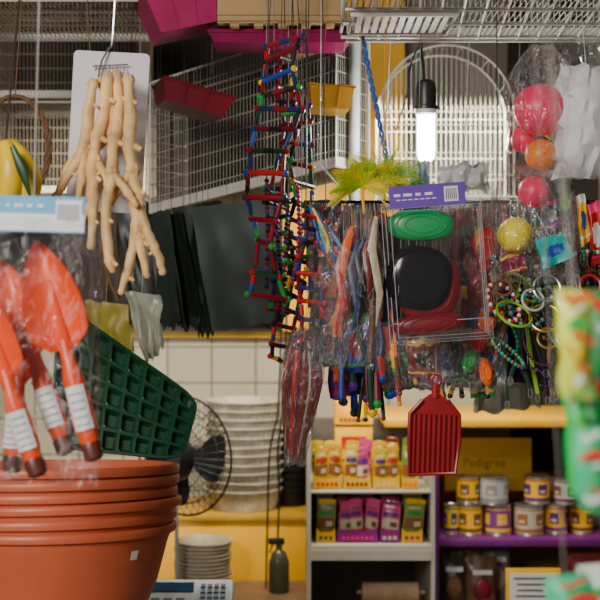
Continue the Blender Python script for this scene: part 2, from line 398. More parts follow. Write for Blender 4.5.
Aq, Bq, Cq, Dq = W(60, 303, 2.47), W(198, 400, 2.47), W(182, 459, 2.4), W(50, 446, 2.38)
mb = MB(); nu, nv = 8, 5
nrm = ((Bq-Aq).cross(Dq-Aq)).normalized()
if nrm.y > 0: nrm = -nrm
def sst(t):
    t = max(0, min(1, t)); return t*t*(3-2*t)
def rc(u, v, c=.14):
    for (cu, su) in ((1-c, 1), (c, -1)):
        for (cv, sv) in ((1-c, 1), (c, -1)):
            du, dv = (u-cu)*su/c, (v-cv)*sv/c
            if du > 0 and dv > 0:
                q = (du*du+dv*dv)**.5; s = max(du, dv)/q
                return cu+su*du*s*c, cv+sv*dv*s*c
    return u, v
def trf(u, v):
    fu, fv = (u*nu) % 1, (v*nv) % 1
    a = sst((min(fu, 1-fu)-.09)*6)*sst((min(fv, 1-fv)-.09)*6)
    if u in (0, 1) or v in (0, 1): a = 0
    u, v = rc(u, v)
    p = Aq*(1-u)*(1-v)+Bq*u*(1-v)+Cq*u*v+Dq*(1-u)*v
    return p-nrm*(.02*a)
mb.grid(trf, nu*12, nv*12)
rim = []
for t in range(48):
    s = t/12; k_, f = int(s), s-int(s)
    u, v = [(f, 0), (1, f), (1-f, 1), (0, 1-f)][k_]; u, v = rc(u, v); rim.append(Aq*(1-u)*(1-v)+Bq*u*(1-v)+Cq*u*v+Dq*(1-u)*v)
mb.tube(rim, .004, 6, closed=True)
solo('seedling_tray', mb, seed, 'dark green plastic seedling tray standing tilted behind bowls', 'plant tray', (Aq+Cq)/2, world=True)

# ------------------------------------------------------------------ trowels in bag
def make_trowel(tip, end, label, roll=0., wf=.125):
    tip = Vector(tip); end = Vector(end); L = (tip-end).length
    T = Thing('garden_trowel', label, 'trowel', end, group='orange trowels in the bag')
    z = (tip-end).normalized(); y = Vector((0, 1, 0)); x = y.cross(z).normalized(); y = z.cross(x)
    M = Matrix((x, y, z)).transposed().to_4x4() @ Matrix.Rotation(roll, 4, 'Z'); T.o.rotation_euler = M.to_euler()
    bl = L*.5; w = L*wf
    mb = MB()
    def fb(u, v):
        s = (u-.5)*2; prof = (1-v**2.2)**.75*(.9+.25*math.sin(v*2.2)) if v < 1 else 0.01
        if v < .12: prof *= .5+v*4.17
        ww = w*max(prof, .01); return Vector((s*ww, -.004+.024*(abs(s)**2)*-1+.014, L-bl+v*bl))
    def fb2(u, v): p = fb(u, v); return p+Vector((0, .0022, 0))
    mb.grid(fb, 14, 22); mb.grid(fb2, 14, 22)
    mb.tube([(0, .004, L-bl-.01), (0, .009, L-bl*.7), (0, .0095, L-bl*.35)], [.009, .006, .002], 8)
    T.part('blade', mb, trow)
    mb = MB().tube([(0, 0, .02), (0, 0, .035), (0, 0, L*.2), (0, 0, L*.36), (0, 0, L*.44), (0, .002, L-bl+.012)], [.0125, .0135, .012, .0145, .010, .009], 14)
    mb.tube([(-.0125, 0, L*.12), (-.0125, 0, L*.3)], .003, 6); mb.tube([(.0125, 0, L*.12), (.0125, 0, L*.3)], .003, 6)
    T.part('handle', mb, trow)
    mb = MB().tube([(0, 0, -.004), (0, 0, 0), (0, 0, .016), (0, 0, .022)], [.008, .013, .014, .0125], 12)
    T.part('end_cap', mb, mat('cap_brown', (.09, .02, .015), .4), 'dark brown end cap')
    mb = MB().grid(lambda u, v: Vector((math.sin((u-.5)*1.9)*.0152, -math.cos((u-.5)*1.9)*.0152, L*.13+v*L*.2)), 8, 3)
    for k in range(5): mb.grid(lambda u, v, k=k: Vector((math.sin((u-.5)*1.3)*.0156, -math.cos((u-.5)*1.3)*.0156, L*(.15+.035*k)+v*.002)), 6, 1, 1)
    T.part('paper_label', mb, [cardw, grey], 'white printed label')
    return T
make_trowel(W(38, 242, 1.62), W(94, 458, 1.6), 'orange plastic hand trowel with white label, blade up', wf=.135)
make_trowel(W(2, 260, 1.67), W(66, 452, 1.64), 'orange plastic hand trowel behind the others', wf=.12)
make_trowel(W(-24, 285, 1.6), W(38, 474, 1.585), 'orange plastic hand trowel partly crossing others')
make_trowel(W(24, 300, 1.69), W(12, 470, 1.68), 'orange plastic hand trowel at the back of the bag', wf=.1)
T = Thing('bag_of_trowels', 'clear plastic bag with pale blue header card', 'packaging', W(34, 200, 1.6))
T.o.rotation_euler = (0, math.radians(1.5), 0)
k = 1.6/FP
mb = MB(); pillow(mb, 142*k, 270*k, .085, .007, 3, nu=20, nv=26, top=.02); T.part('bag_film', mb, film('bag_film', haze=.008, gloss=.008, fres=.22, scale=20, line=.14))
mb = MB().box((0, -.003, -.019), (104*k, .003, 36*k)); hc = T.part('header_card', mb, cardb, smooth=False)
mb = MB().box((0, -.0052, -.030), (103*k, .001, 17*k)); T.part('header_stripe', mb, cardw, parent=hc, smooth=False)
mb = MB().box((36*k, -.006, -.016), (26*k, .001, 24*k), 0)
for i in range(9): mb.box((36*k-.0135+i*.0033, -.0068, -.016), (.0013, .0006, 16*k), 1)
T.part('barcode', mb, [cardw, ink], parent=hc, smooth=False)
mb = MB()
for i, wd in enumerate((.008, .012, .006, .015, .009, .01)): mb.box((-.062+i*.0145, -.006, -.008), (wd*.8, .0006, .004))
T.part('print_mark', mb, cardw, parent=hc, smooth=False)
mb = MB().tube([(0, 0, 0), (0, 0, RAIL[1.6]-W(34, 200, 1.6).z)], .0012, 5); T.part('hang_cord', mb, cordm)

# ------------------------------------------------------------------ branch perches
k = 2.0/FP
T = Thing('perch_display', 'white hang card with silver hook holding branch perches', 'display card', W(112, 52, 2.06), (0, math.radians(3), 0))
mb = MB(); out = []
w2, h2, rr = 38*2.06/FP, 160*2.06/FP, .008
for cx, cz, a0 in ((w2-rr, -rr, 0), (-w2+rr, -rr, 90), (-w2+rr, -h2+rr, 180), (w2-rr, -h2+rr, 270)):
    for j in range(5):
        a = math.radians(a0+90*j/4); out.append((cx+rr*math.cos(a), cz+rr*math.sin(a)))
mb.prism(out, 0, .003); T.part('card', mb, mat('card_lilac', (.6, .56, .6), .5, var=.04), smooth=False)
mb = MB().tube(smoothpath([(-.02, -.008, -.05), (-.015, -.012, -.02), (-.005, -.006, .005), (0, 0, .03), (0, 0, RAIL[2.05]-W(112, 52, 2.06).z)]), .0017, 6); T.part('wire_hook', mb, steel)
mb = MB().tube([(-.03, -.01, -.028), (.03, -.01, -.022)], .0014, 6)
for i in range(5): mb.tube([(-.024+i*.012, -.01, -.026), (-.024+i*.012, -.016, -.04)], .0012, 5)
T.part('wire_hook', mb, steel)
def branchobj(chains, label):
    mb = MB(); base = W(chains[0][0][0], chains[0][0][1], 1.99)
    for ci, ch in enumerate(chains):
        pts = [W(c[0], c[1], 1.99+(c[3] if len(c) > 3 else 0)) for c in ch]
        pts = smoothpath(pts, 5); n = len(pts); rs0 = [c[2]*k for c in ch]
        rs = []
        for i in range(n):
            t = i/(n-1)*(len(rs0)-1); a = int(min(t, len(rs0)-2))
            nz_ = noise.noise(Vector((i*.37+ci*5, base.x*40, ci)))
            rs.append((rs0[a]*(1-(t-a))+rs0[a+1]*(t-a))*(1+.28*nz_+(.28 if (i*7+ci*3) % 9 == 0 else 0)))
            pts[i] = pts[i]+Vector((.0022*noise.noise(Vector((i*.6, ci*3, base.x*50))), .001*math.cos(i*1.7), 0))
        mb.tube(pts, rs, 10)
        mb.ball(pts[0], rs[0]*1.0, 8); mb.ball(pts[-1], rs[-1]*1.0, 8)
        if ci: mb.ball(pts[0], rs[0]*1.5, 8)
        for i in range(3, n-2, 6):
            sg = 1 if (i+ci) % 2 else -1
            mb.tube([pts[i], pts[i]+Vector((sg*rs[i]*1.5, -rs[i]*.5, -rs[i]*.9))], [rs[i]*.6, rs[i]*.3], 7)
    solo('branch_perch', mb, branch, label, 'perch', base, world=True, group='branch perches on the card')
branchobj([[(93, 84, 5), (88, 118, 5.5), (83, 150, 5.5), (70, 172, 4.5), (56, 196, 3.5)], [(84, 148, 5), (82, 175, 4), (78, 198, 3)]], 'pale peeled forked branch with short splayed prongs')
branchobj([[(108, 78, 5.5, .01), (104, 112, 6, .01), (96, 142, 6), (92, 175, 6), (93, 212, 5), (91, 246, 4)], [(95, 160, 5), (108, 180, 4.5), (112, 200, 3.5)], [(92, 200, 4), (82, 220, 3)]], 'pale peeled branch with two side twigs')
branchobj([[(117, 76, 5, .015), (119, 112, 5.5, .012), (113, 146, 5.5, -.005), (112, 175, 6, -.02), (106, 210, 5, -.02), (108, 250, 5, -.02), (112, 270, 3.5, -.02)], [(112, 172, 5, -.02), (126, 190, 4, -.02), (136, 205, 3.5, -.02)]], 'long pale peeled branch leaning across the others')
branchobj([[(128, 80, 5.5), (131, 115, 6), (130, 150, 6.5), (136, 188, 6.5), (137, 225, 5.5), (130, 262, 5), (121, 292, 3.5)], [(137, 205, 5.5), (147, 232, 5), (158, 255, 4.5), (163, 272, 3.5)], [(138, 225, 5), (142, 252, 4.5), (147, 276, 3)], [(133, 170, 4.5), (120, 188, 4), (112, 203, 3)]], 'largest pale peeled branch with three forked ends')
branchobj([[(101, 82, 5, .02), (110, 108, 5, .02), (104, 140, 5, .02), (74, 160, 4.5, .02), (63, 182, 3.5, .02)]], 'crooked pale peeled branch')

pts = [W(15+34*math.cos(a)*1.0, 148-52*math.sin(a), 2.3) for a in [2*math.pi*i/36 for i in range(36)]]
mb = MB()
for ph in (0, 2.1, 4.2):
    q = [p+Vector((.004*math.cos(ph+i*1.4), .004*math.sin(ph+i*1.4), 0)) for i, p in enumerate(pts)]; mb.tube(q, .0035, 6, closed=True)
mb.tube([pts[9], Vector((pts[9].x, 2.4, RAIL[2.4]))], .0012, 5); solo('wicker_ring', mb, wick, 'brown twisted wicker hoop hanging', 'hoop', pts[9], world=True)
T = Thing('banana_toy', 'bunch of yellow plastic bananas hanging', 'toy', W(8, 140, 1.9), world=True)
for j, (x0, x1) in enumerate(((4, 6), (8, 24), (-4, -10))):
    pts = smoothpath([W(x0, 142, 1.9+j*.012), W((x0+x1)/2+5, 160, 1.885+j*.012), W(x1+5, 182, 1.885+j*.012), W(x1, 204, 1.9+j*.012)], 4)
    n = len(pts); T.part('banana', MB().tube(pts, [.005]+[.013+.008*math.sin(math.pi*i/n) for i in range(n-2)]+[.005], 10), mat('banana_yellow', (.85, .55, .008), .4))
T.part('stem', MB().tube([W(6, 146, 1.9), W(6, 136, 1.9), Vector((W(6, 132, 1.9).x, 2.05, RAIL[2.05]))], .0018, 6), dkbrown)
T.part('leaf', MB().tube([W(12, 146, 1.855), W(22, 168, 1.85), W(30, 196, 1.86)], [.004, .009, .002], 8, flat=.3), dkgreen, 'green leaf')

# ------------------------------------------------------------------ dark bags
def hangsheet(name, cs, d, m, label, cat, group=None, folds=3, amp=.012, seed_=0, rail=2.95, hook=True, printm=None, rag=0., puff=0.):
    d4 = d if isinstance(d, (list, tuple)) else [d]*4
    a, b, c, e = [W(p[0], p[1], dd) for p, dd in zip(cs, d4)]
    mb = MB()
    for s in (0, 1):
        def fn(u, v):
            p = a*(1-u)*(1-v)+b*u*(1-v)+c*u*v+e*(1-u)*v
            q = noise.noise(Vector((u*3+seed_, v*3, seed_*1.7+s*.3)))
            pf = puff*(math.sin(math.pi*u)*math.sin(math.pi*v))**.6 if 0 < u < 1 and 0 < v < 1 else 0
            y = amp*(math.sin(u*folds*6.28+seed_)*.5*(.3+v)+q)+s*.006+(pf if s else -pf)
            rg = rag*v**3*noise.noise(Vector((u*7+seed_, seed_, 1)))
            return p+Vector((q*amp*.6, y, noise.noise(Vector((u*5, v*5, seed_+5)))*amp*.6+rg))
        mb.grid(fn, 18, 18)
        if s == 0 and printm:
            nf = len(mb.f)
            for k_ in range(nf-324, nf):
                j, i = divmod(k_-(nf-324), 18)
                if j < 3: mb.m[k_] = 1
                elif 6 <= j <= 12 and ((i-9)/6)**2+((j-9)/4)**2 < 1: mb.m[k_] = 2
                elif j in (15,): mb.m[k_] = 1
    o = (a+b)/2
    if hook: mb.tube([o, HT(o, rail)], .0008, 4)
    return solo(name, mb, [m]+(printm or []), label, cat, o, world=True, group=group)
G = 'dark nursery bags hanging in a bunch'
dg2 = mat('dark_bag_grey', (.045, .055, .048), .42, var=.2, scale=6, bump=.35)
dg3 = mat('dark_bag_black', (.012, .018, .015), .42, var=.2, scale=6, bump=.35)
hangsheet('nursery_bag', [(190, 208), (264, 198), (276, 322), (212, 332)], [2.83, 2.8, 2.82, 2.86], dgbag, 'large dark green plastic nursery bag with smooth face', 'plastic bag', G, 1, .005, 1, rag=.012)
hangsheet('nursery_bag', [(114, 205), (155, 215), (160, 330), (132, 300)], 3.02, dg3, 'crumpled dark nursery bag behind the perches', 'plastic bag', G, 1, .01, 5, rag=.03)
hangsheet('nursery_bag', [(212, 205), (256, 200), (287, 320), (266, 328)], 2.96, dg2, 'dark green nursery bag behind the large one', 'plastic bag', G, 0, .006, 4, rag=.02)
for i in range(9):
    x = 148+i*6.2+R.uniform(-3, 3); y = 216-i*1+R.uniform(-5, 5); w_ = R.uniform(16, 28); sl = R.uniform(14, 24); L_ = R.uniform(100, 122)
    hangsheet('nursery_bag', [(x, y), (x+w_, y-3), (x+w_+sl, y+L_+R.uniform(-8, 8)), (x+sl, y+L_)], [2.99-i*.013, 2.91-i*.009, 2.91-i*.009, 2.99-i*.013], [dgbag, dg2, dg3][i % 3],
              ['narrow dark green nursery bag overlapping others', 'narrow charcoal nursery bag overlapping others', 'narrow black nursery bag overlapping others'][i % 3], 'plastic bag', G, 1, .006, 20+i*1.7, rag=.03)
hangsheet('plastic_bag', [(124, 290), (160, 296), (162, 350), (146, 366)], 2.7, mat('pale_green_plastic', (.34, .36, .27), .3, bump=.6), 'crumpled pale translucent shopping bag', 'plastic bag', None, 3, .014, 7, 2.95, rag=.02)
hangsheet('plastic_bag', [(84, 300), (128, 305), (134, 352), (95, 345)], 2.75, mat('olive', (.28, .22, .02), .5), 'olive yellow folded plastic sack', 'plastic bag', None, 2, .01, 8, 2.95)
hangsheet('plastic_bag', [(60, 215), (118, 208), (120, 300), (70, 310)], 3.1, dkbrown, 'dark brown cloth sack behind perches', 'plastic bag', None, 2, .01, 18, 2.95)
mb = MB().tube(smoothpath([W(100, 240, 2.6), W(107, 275, 2.6), W(118, 300, 2.6)]), .0035, 6); mb.tube([W(100, 240, 2.6), Vector((W(100, 240, 2.6).x, 2.4, RAIL[2.4]))], .0013, 5)
solo('hanging_strap', mb, brown, 'brown strap hanging beside perches', 'strap', W(100, 240, 2.6), world=True)

# ------------------------------------------------------------------ ladder toys
def path_at(pl, t):
    n = len(pl)-1; s = min(t*n, n-1e-6); i = int(s); f = s-i
    return pl[i]*(1-f)+pl[i+1]*f
def ladder(lp, rp, nr, d, label, tw=.02, ph=0., th=.0052, cols=None):
    L = smoothpath([W(p[0], p[1], d) for p in lp], 5); Rr = smoothpath([W(p[0], p[1], d) for p in rp], 5)
    for i, p in enumerate(L): p.y += tw*math.sin(ph+i*.35)
    for i, p in enumerate(Rr): p.y -= tw*math.sin(ph+i*.35)
    T = Thing('bird_ladder', label, 'bird toy', L[0], world=True, group='coloured wooden bird ladders')
    mb = MB(); mb.tube(L, .0013, 5); mb.tube(Rr, .0013, 5)
    for p in (L[0], Rr[0]): mb.tube([p, Vector((p.x*.6+(L[0].x+Rr[0].x)*.2, 2.4, RAIL[2.4]))], .001, 5)
    T.part('cord', mb, black)
    for i in range(nr):
        a, b = path_at(L, i/(nr-1)), path_at(Rr, i/(nr-1)); dr = (b-a).normalized()
        a = a+Vector((0, 0, R.uniform(-.004, .004))); b = b+Vector((0, 0, R.uniform(-.004, .004)))
        mb = MB().tube([a-dr*.005, b+dr*.005], th, 8, 0)
        c1 = a+(b-a)*.33; c2 = a+(b-a)*.66
        mb.tube([c1, c2], th*1.05, 8, 1)
        mb.ball(a-dr*.005, th*1.3, 8, 2); mb.ball(b+dr*.005, th*1.3, 8, 2)
        cc = R.choice(cols); T.part('rung', mb, [cc, R.choice([cc, cc, R.choice(cols)]), R.choice(cols)])
        if i < nr-1:
            for pl in (L, Rr):
                p, q = path_at(pl, (i+.16)/(nr-1)), path_at(pl, (i+.84)/(nr-1)); m_ = (p+q)/2
                mb = MB().tube([p, m_], th*.9, 8, 0); mb.tube([m_, q], th*.9, 8, 1)
                c2_ = R.choice(cols); T.part('rail_segment', mb, [c2_, R.choice([c2_, c2_, R.choice(cols)])])
dcol = [dkred, red, crim, black, dkgreen, green, navy, blue, dkred, dkred, black, crim, yellow]
ladder([(268, 45), (263, 78), (260, 110), (252, 150), (247, 196), (258, 240), (250, 296)], [(300, 38), (292, 70), (300, 108), (284, 150), (282, 200), (270, 245), (286, 300)], 13, 2.38, 'colourful wooden bird ladder with red and green rungs', .022, cols=dcol)
ladder([(290, 110), (286, 150), (296, 195), (286, 235), (290, 280), (276, 318), (272, 358)], [(308, 108), (310, 152), (312, 200), (310, 245), (302, 288), (294, 325), (286, 362)], 15, 2.46, 'twisted colourful wooden bird ladder', .026, 1.5, th=.0048, cols=dcol)
ladder([(306, 205), (306, 235), (298, 272), (302, 310), (300, 348)], [(326, 210), (328, 240), (322, 275), (322, 312), (318, 352)], 11, 2.34, 'short dark red and black wooden bird ladder', .02, 3, th=.0048, cols=[dkred, black, dkgreen, red, navy, crim])
ladder([(281, 60), (279, 95), (284, 125), (276, 165), (268, 205)], [(294, 58), (291, 95), (298, 128), (288, 168), (284, 208)], 11, 2.44, 'narrow wooden bird ladder twisted through another', .022, 4, th=.0042, cols=dcol)
ladder([(266, 190), (270, 230), (276, 270), (270, 310)], [(288, 188), (288, 228), (294, 268), (286, 312)], 9, 2.5, 'dark wooden bird ladder hanging behind the others', .01, 2, cols=[black, dkred, dkgreen, navy, green, crim])
def beads(pts, r, cols, label, cat='bead string', group=None, name='bead_string', hang=None):
    pts = smoothpath(pts, 6); mb = MB(); acc = 0; nxt = 0; k = 0
    mb.tube(pts, r*.3, 4, 0)
    for i in range(len(pts)-1):
        seg = pts[i+1]-pts[i]
        while nxt <= acc+seg.length:
            mb.ball(pts[i]+seg*((nxt-acc)/max(seg.length, 1e-6)), r, 8, 1+k % len(cols)); k += 1; nxt += r*1.9
        acc += seg.length
    if hang: mb.tube([pts[0], HT(pts[0], hang)], .0008, 4, 0)
    return solo(name, mb, [cordm]+cols, label, cat, pts[0], world=True, group=group)
for j in range(6):
    x0 = 268+j*9+R.uniform(-3, 3); y0 = R.uniform(180, 230)
    cs = R.sample([black, dkred, green, navy, purple, gold, red], 3)
    beads([W(x0, y0, 2.42), W(x0+R.uniform(-4, 4), y0+50, 2.4), W(x0+R.uniform(-6, 8), y0+R.uniform(80, 120), 2.42)], .005, cs, 'coloured wooden bead string among the ladders', group='wooden bead strings', hang=2.4)

mb = MB().tube([W(355, 38, 2.8), W(354, 226, 2.8)], .013, 12); mb.tube([W(355, 38, 2.8), Vector((W(355, 38, 2.8).x, 2.95, 2.5))], .004, 6)
solo('metal_tube', mb, lgrey, 'upright grey metal tube hanging', 'tube', W(355, 38, 2.8), world=True)
mb = MB(); p0, p1 = W(362, 36, 2.5), W(393, 190, 2.5)
for ph in (0, 3.14):
    mb.tube([p0.lerp(p1, i/60)+Vector((.0035*math.cos(ph+i*.9), .0035*math.sin(ph+i*.9), 0)) for i in range(61)], .003, 6)
mb.tube([p0, Vector((p0.x, 2.4, RAIL[2.4]))], .0012, 5)
solo('twisted_rope', mb, mat('rope_blue', (.03, .1, .36), .5), 'blue twisted rope lead hanging at a slant', 'rope', p0, world=True)
for (a, b, c_) in (((320, 165), (345, 195), (352, 215)), ((388, 90), (386, 130), (390, 170))):
    mb = MB().tube(smoothpath([W(*a, 2.6), W(*b, 2.55), W(*c_, 2.5)]), .0022, 5); p = W(*a, 2.6); mb.tube([p, Vector((p.x, 2.4, RAIL[2.4]))], .0008, 4)
    solo('elastic_cord', mb, white, 'thin white elastic cord hanging', 'cord', p, world=True, group='white elastic cords')
mb = MB().tube(smoothpath([W(430, 0, 2.9), W(428, 30, 2.9), W(412, 60, 2.9), W(408, 90, 2.9), W(396, 130, 2.9)]), .002, 5); mb.tube([W(430, 0, 2.9), Vector((W(430, 0, 2.9).x, 2.95, 2.5))], .002, 5)
solo('thin_cable', mb, black, 'thin loose black cable near bulb', 'cable', W(430, 0, 2.9), world=True)

# ------------------------------------------------------------------ CFL lamp
lp = W(426, 80, 2.62); S = 1.12
T = Thing('hanging_lamp', 'lit compact fluorescent bulb in black socket on cord', 'lamp', lp)
T.o.scale = (S, S, S)
T.part('cord', MB().tube(smoothpath([(-.003, 0, 0), (-.008, 0, .05), (-.012, .005, .1), (-.014, .0, .25), (-.014, .0, (2.99-lp.z)/S)]), .0032, 6), black)
T.part('socket', MB().lathe([(.001, 0), (.01, 0), (.018, -.006), (.02, -.02), (.02, -.05), (.024, -.052), (.024, -.058), (.001, -.058)], n=20), black)
T.part('ballast', MB().lathe([(.001, -.056), (.02, -.056), (.021, -.066), (.016, -.07), (.001, -.07)], n=20), white)
em = mat('lamp_glow', (1, .99, .93), emis=45, bump=0, var=0)
mb = MB()
for a in (0, 2.09, 4.19):
    x, y = .011*math.cos(a), .011*math.sin(a); x2, y2 = .011*math.cos(a+1), .011*math.sin(a+1)
    mb.tube(smoothpath([(x, y, -.068), (x, y, -.11), (x, y, -.142), ((x+x2)/2, (y+y2)/2, -.152), (x2, y2, -.142), (x2, y2, -.11), (x2, y2, -.068)], 3), .006, 8)
T.part('bulb_tube', mb, em, 'glowing white tubes')
ld = bpy.data.lights.new('bulb_light', 'POINT'); ld.energy = 5; ld.shadow_soft_size = .03; ld.color = (.93, 1, .93)
lo = bpy.data.objects.new('bulb_light', ld); lo.location = lp+Vector((0, .06, -.12)); COL.objects.link(lo); tag(lo, 'light from the hanging bulb', 'light')

# ------------------------------------------------------------------ feathers
def feather(c, n, ln, d, mats, label, a_lo=-1.5, a_hi=1.5):
    T = Thing('feather_toy', label, 'feather toy', W(*c, d), world=False)
    for gi, mm in enumerate(mats):
        mb = MB()
        for i in range(n):
            a = R.uniform(a_lo, a_hi); l = ln*R.uniform(.45, 1.1); yy = R.uniform(-.6, .6); cv = R.uniform(-.04, .04)
            dirv = Vector((math.sin(a), yy, math.cos(a))).normalized(); sd = Vector((math.cos(a), R.uniform(-.5, .5), -math.sin(a)))
            def P(t): return dirv*(t*l)+sd*(cv*t*t)+Vector((0, 0, -.022*t*t*abs(math.sin(a))))
            mb.tube([P(t/6) for t in range(7)], [.0005]*7, 4)
            for b in range(3, 22):
                t = b/22; p = P(t); w = .016*math.sin(math.pi*t)**.5*R.uniform(.5, 1.4)
                for s in (-1, 1):
                    bend = R.uniform(.2, 1.3)
                    q = p+sd*s*w*.6+dirv*w*.5*bend; q2 = p+sd*s*w+dirv*w*1.1*bend+Vector((0, R.uniform(-.006, .006), -.003))
                    wd = dirv*.00045; mb.add([p-wd, p+wd, q+wd, q-wd, q2], [(0, 1, 2, 3), (3, 2, 4)])
        T.part('feather_tuft', mb, mm)
    o = W(*c, d)
    T.part('stick', MB().tube([(0, 0, 0), (0.004, 0, -.05)], .003, 6).tube([(0, 0, 0), (0, 2.4-d, RAIL[2.4]-o.z)], .0007, 4), yellow)
feather((362, 188), 34, .07, 2.34, [lemon, lime, lemon], 'yellow and green feather tuft toy')
feather((384, 190), 28, .088, 2.44, [lime, green, lemon], 'yellow green feather tuft on a stick', -.9, 1.3)

# ------------------------------------------------------------------ packets, wands and sticks
def packet_mass(items, grp, d_lo, d_hi, seedb, printed=False, puff=0.):
    for i, (x, y, w, h, m_, lb) in enumerate(items):
        t = R.uniform(-.25, .25)
        cs = [(x-w/2+t*h*.3, y), (x+w/2+t*h*.3, y+R.uniform(-4, 4)), (x+w/2-t*h*.3, y+h), (x-w/2-t*h*.3, y+h+R.uniform(-5, 5))]
        hangsheet('toy_packet', cs, R.uniform(d_lo, d_hi), m_, lb, 'packet', grp, 1, .009, seedb+i*1.3, 2.4, printm=R.sample(gprint, 2) if printed else None, puff=puff)
def gl(n, c): return mat('glossy_'+n, c, .35, bump=.7, scale=40, coat=.8)
gprint = [gl('cream', (.5, .4, .25)), gl('yellow', (.75, .42, .008)), gl('dark_red', (.2, .005, .01)), gl('black', (.012, .012, .012)), gl('navy', (.01, .03, .2)), gl('orange', (.75, .12, .01)), gl('red', (.5, .01, .01)), gl('green', (.01, .22, .05))]
dk = [(dkbrown, 'dark brown soft toy pouch hanging behind wands'), (black, 'black cloth toy pouch hanging behind wands'), (dkred, 'dark red toy pouch hanging behind wands'), (navy, 'navy blue toy pouch hanging behind wands'), (taupe, 'grey brown toy pouch hanging behind wands'), (brown, 'brown soft toy pouch hanging behind wands')]
its = []
for i in range(20):
    x = 324+(i % 10)*19+R.uniform(-6, 6); y = 205+(i//10)*66+R.uniform(-4, 20); m_, lb = dk[R.randrange(6)]
    its.append((x, y, R.uniform(22, 36), R.uniform(80, 118), m_, lb))
packet_mass(its, 'dark toy pouches behind wands', 2.5, 2.56, 60)
its = []
for i in range(14):
    x = 490+(i % 7)*17+R.uniform(-5, 5); y = 205+(i//7)*75+R.uniform(-10, 15); m_, lb = dk[R.randrange(6)]
    its.append((x, y, R.uniform(20, 32), R.uniform(80, 112), m_, lb.replace('wands', 'collars')))
packet_mass(its, 'dark toy pouches behind collars', 2.52, 2.58, 90)
pk = [(gl('red', 0), 'glossy red printed toy packet'), (gl('dark_red', 0), 'glossy dark red printed toy packet'), (gl('orange', 0), 'glossy orange printed toy packet'), (gl('navy', 0), 'glossy navy printed toy packet'), (gl('green', 0), 'glossy green printed toy packet'), (gl('black', 0), 'glossy black printed toy packet'), (gl('purple', (.12, .01, .24)), 'glossy purple printed toy packet'), (gl('yellow', 0), 'glossy yellow printed toy packet'), (gl('grey', (.25, .24, .25)), 'glossy grey printed toy packet')]
its = []
for (x, y, w, h, ci) in ((350, 210, 30, 66, 5), (370, 218, 28, 76, 1), (340, 228, 26, 72, 3), (362, 256, 32, 70, 0), (377, 282, 24, 70, 5), (336, 285, 26, 72, 1), (356, 312, 30, 60, 3), (374, 340, 24, 50, 1), (340, 345, 24, 50, 6), (328, 222, 20, 66, 2), (352, 275, 20, 66, 7),
                         (474, 224, 30, 66, 5), (492, 240, 26, 74, 0), (477, 286, 30, 66, 1), (494, 308, 24, 66, 3), (466, 336, 28, 54, 5), (400, 336, 34, 44, 5), (424, 340, 32, 40, 1), (448, 336, 32, 46, 8), (384, 342, 26, 48, 0), (484, 350, 26, 46, 4), (434, 350, 24, 44, 6)):
    m_, lb = pk[ci]; its.append((x, y, w, h, m_, lb+' in the hanging cluster'))
packet_mass(its, 'printed toy packets in the cluster', 2.36, 2.42, 130, True, .008)
def wand(p, q, th, cols, label, grp, d1, d2):
    a, b = W(*p, d1), W(*q, d2); T = Thing('toy_wand', label, 'cat toy', a, world=True, group=grp)
    m_ = a.lerp(b, .5)+Vector((R.uniform(-.014, .014), 0, 0)); m2 = a.lerp(b, .75)+Vector((R.uniform(-.01, .01), 0, 0))
    pa = smoothpath([a, m_, m2], 3)
    T.part('stick', MB().tube(pa, th, 7), cols[0])
    T.part('grip', MB().tube([m2, b-(b-m2)*.15, b], [th*1.15, th*1.4, th*.8], 8), cols[1])
    mb = MB(); mb.ball(b, th*1.7, 8); T.part('tip', mb, cols[2])
    T.part('hang_cord', MB().tube([a, HT(a, 2.4)], .0008, 4), cordm)
wc = [red, blue, dkred, orange, black, green, dkgreen, dkred, purple, brown, navy, yellow]
for i in range(34):
    t = i/33; x1 = 326+t*80+R.uniform(-8, 8); y1 = 430-abs(t-.45)*60+R.uniform(-60, 8)
    x0 = 343+t*40+R.uniform(-8, 8); y0 = R.uniform(210, 300)
    c = R.sample(wc, 3); wand((x0, y0), (x1, y1), R.choice([.003, .004, .0055, .007]), c, 'coloured wand hanging in a fanned bunch', 'fanned bunch of wands', R.uniform(2.34, 2.42), R.uniform(2.32, 2.4))
for i in range(10):
    x0 = 310+i*2.5; wand((x0, 205+i*3), (330+i*5, 268+R.uniform(-5, 22)), .004, R.sample([blue, black, red, teal, purple, yellow, dkgreen, navy], 3), 'short dark blue striped wand at a slant', 'slanting short wands', 2.34, 2.33)
for i in range(14):
    x0 = 385+i*8; wand((x0, 325+R.uniform(-8, 8)), (x0+R.uniform(-14, 14), R.uniform(368, 402)), .0036, R.sample([gold, brown, dkred, black, yellow, purple], 3), 'thin wand under the grooming pack', 'wands under the pack', 2.4, 2.4)
for i in range(6):
    a, b = W(346+i*6, 222+R.uniform(-6, 35), 2.335), W(336+i*8, 280+R.uniform(0, 60), 2.325)
    mb = MB().tube([a, a.lerp(b, .3)+Vector((R.uniform(-.01, .01), -.01, 0)), a.lerp(b, .7)+Vector((R.uniform(-.01, .01), -.01, 0)), b], [.004, .009, .007, .001], 7, flat=.35); mb.tube([a, HT(a, 2.4)], .0008, 4)
    solo('ribbon_streamer', mb, [red, orange, navy, black, dkred, cream][i], 'coloured fabric streamer beside the grooming pack', 'ribbon', a, world=True, group='fabric streamers')

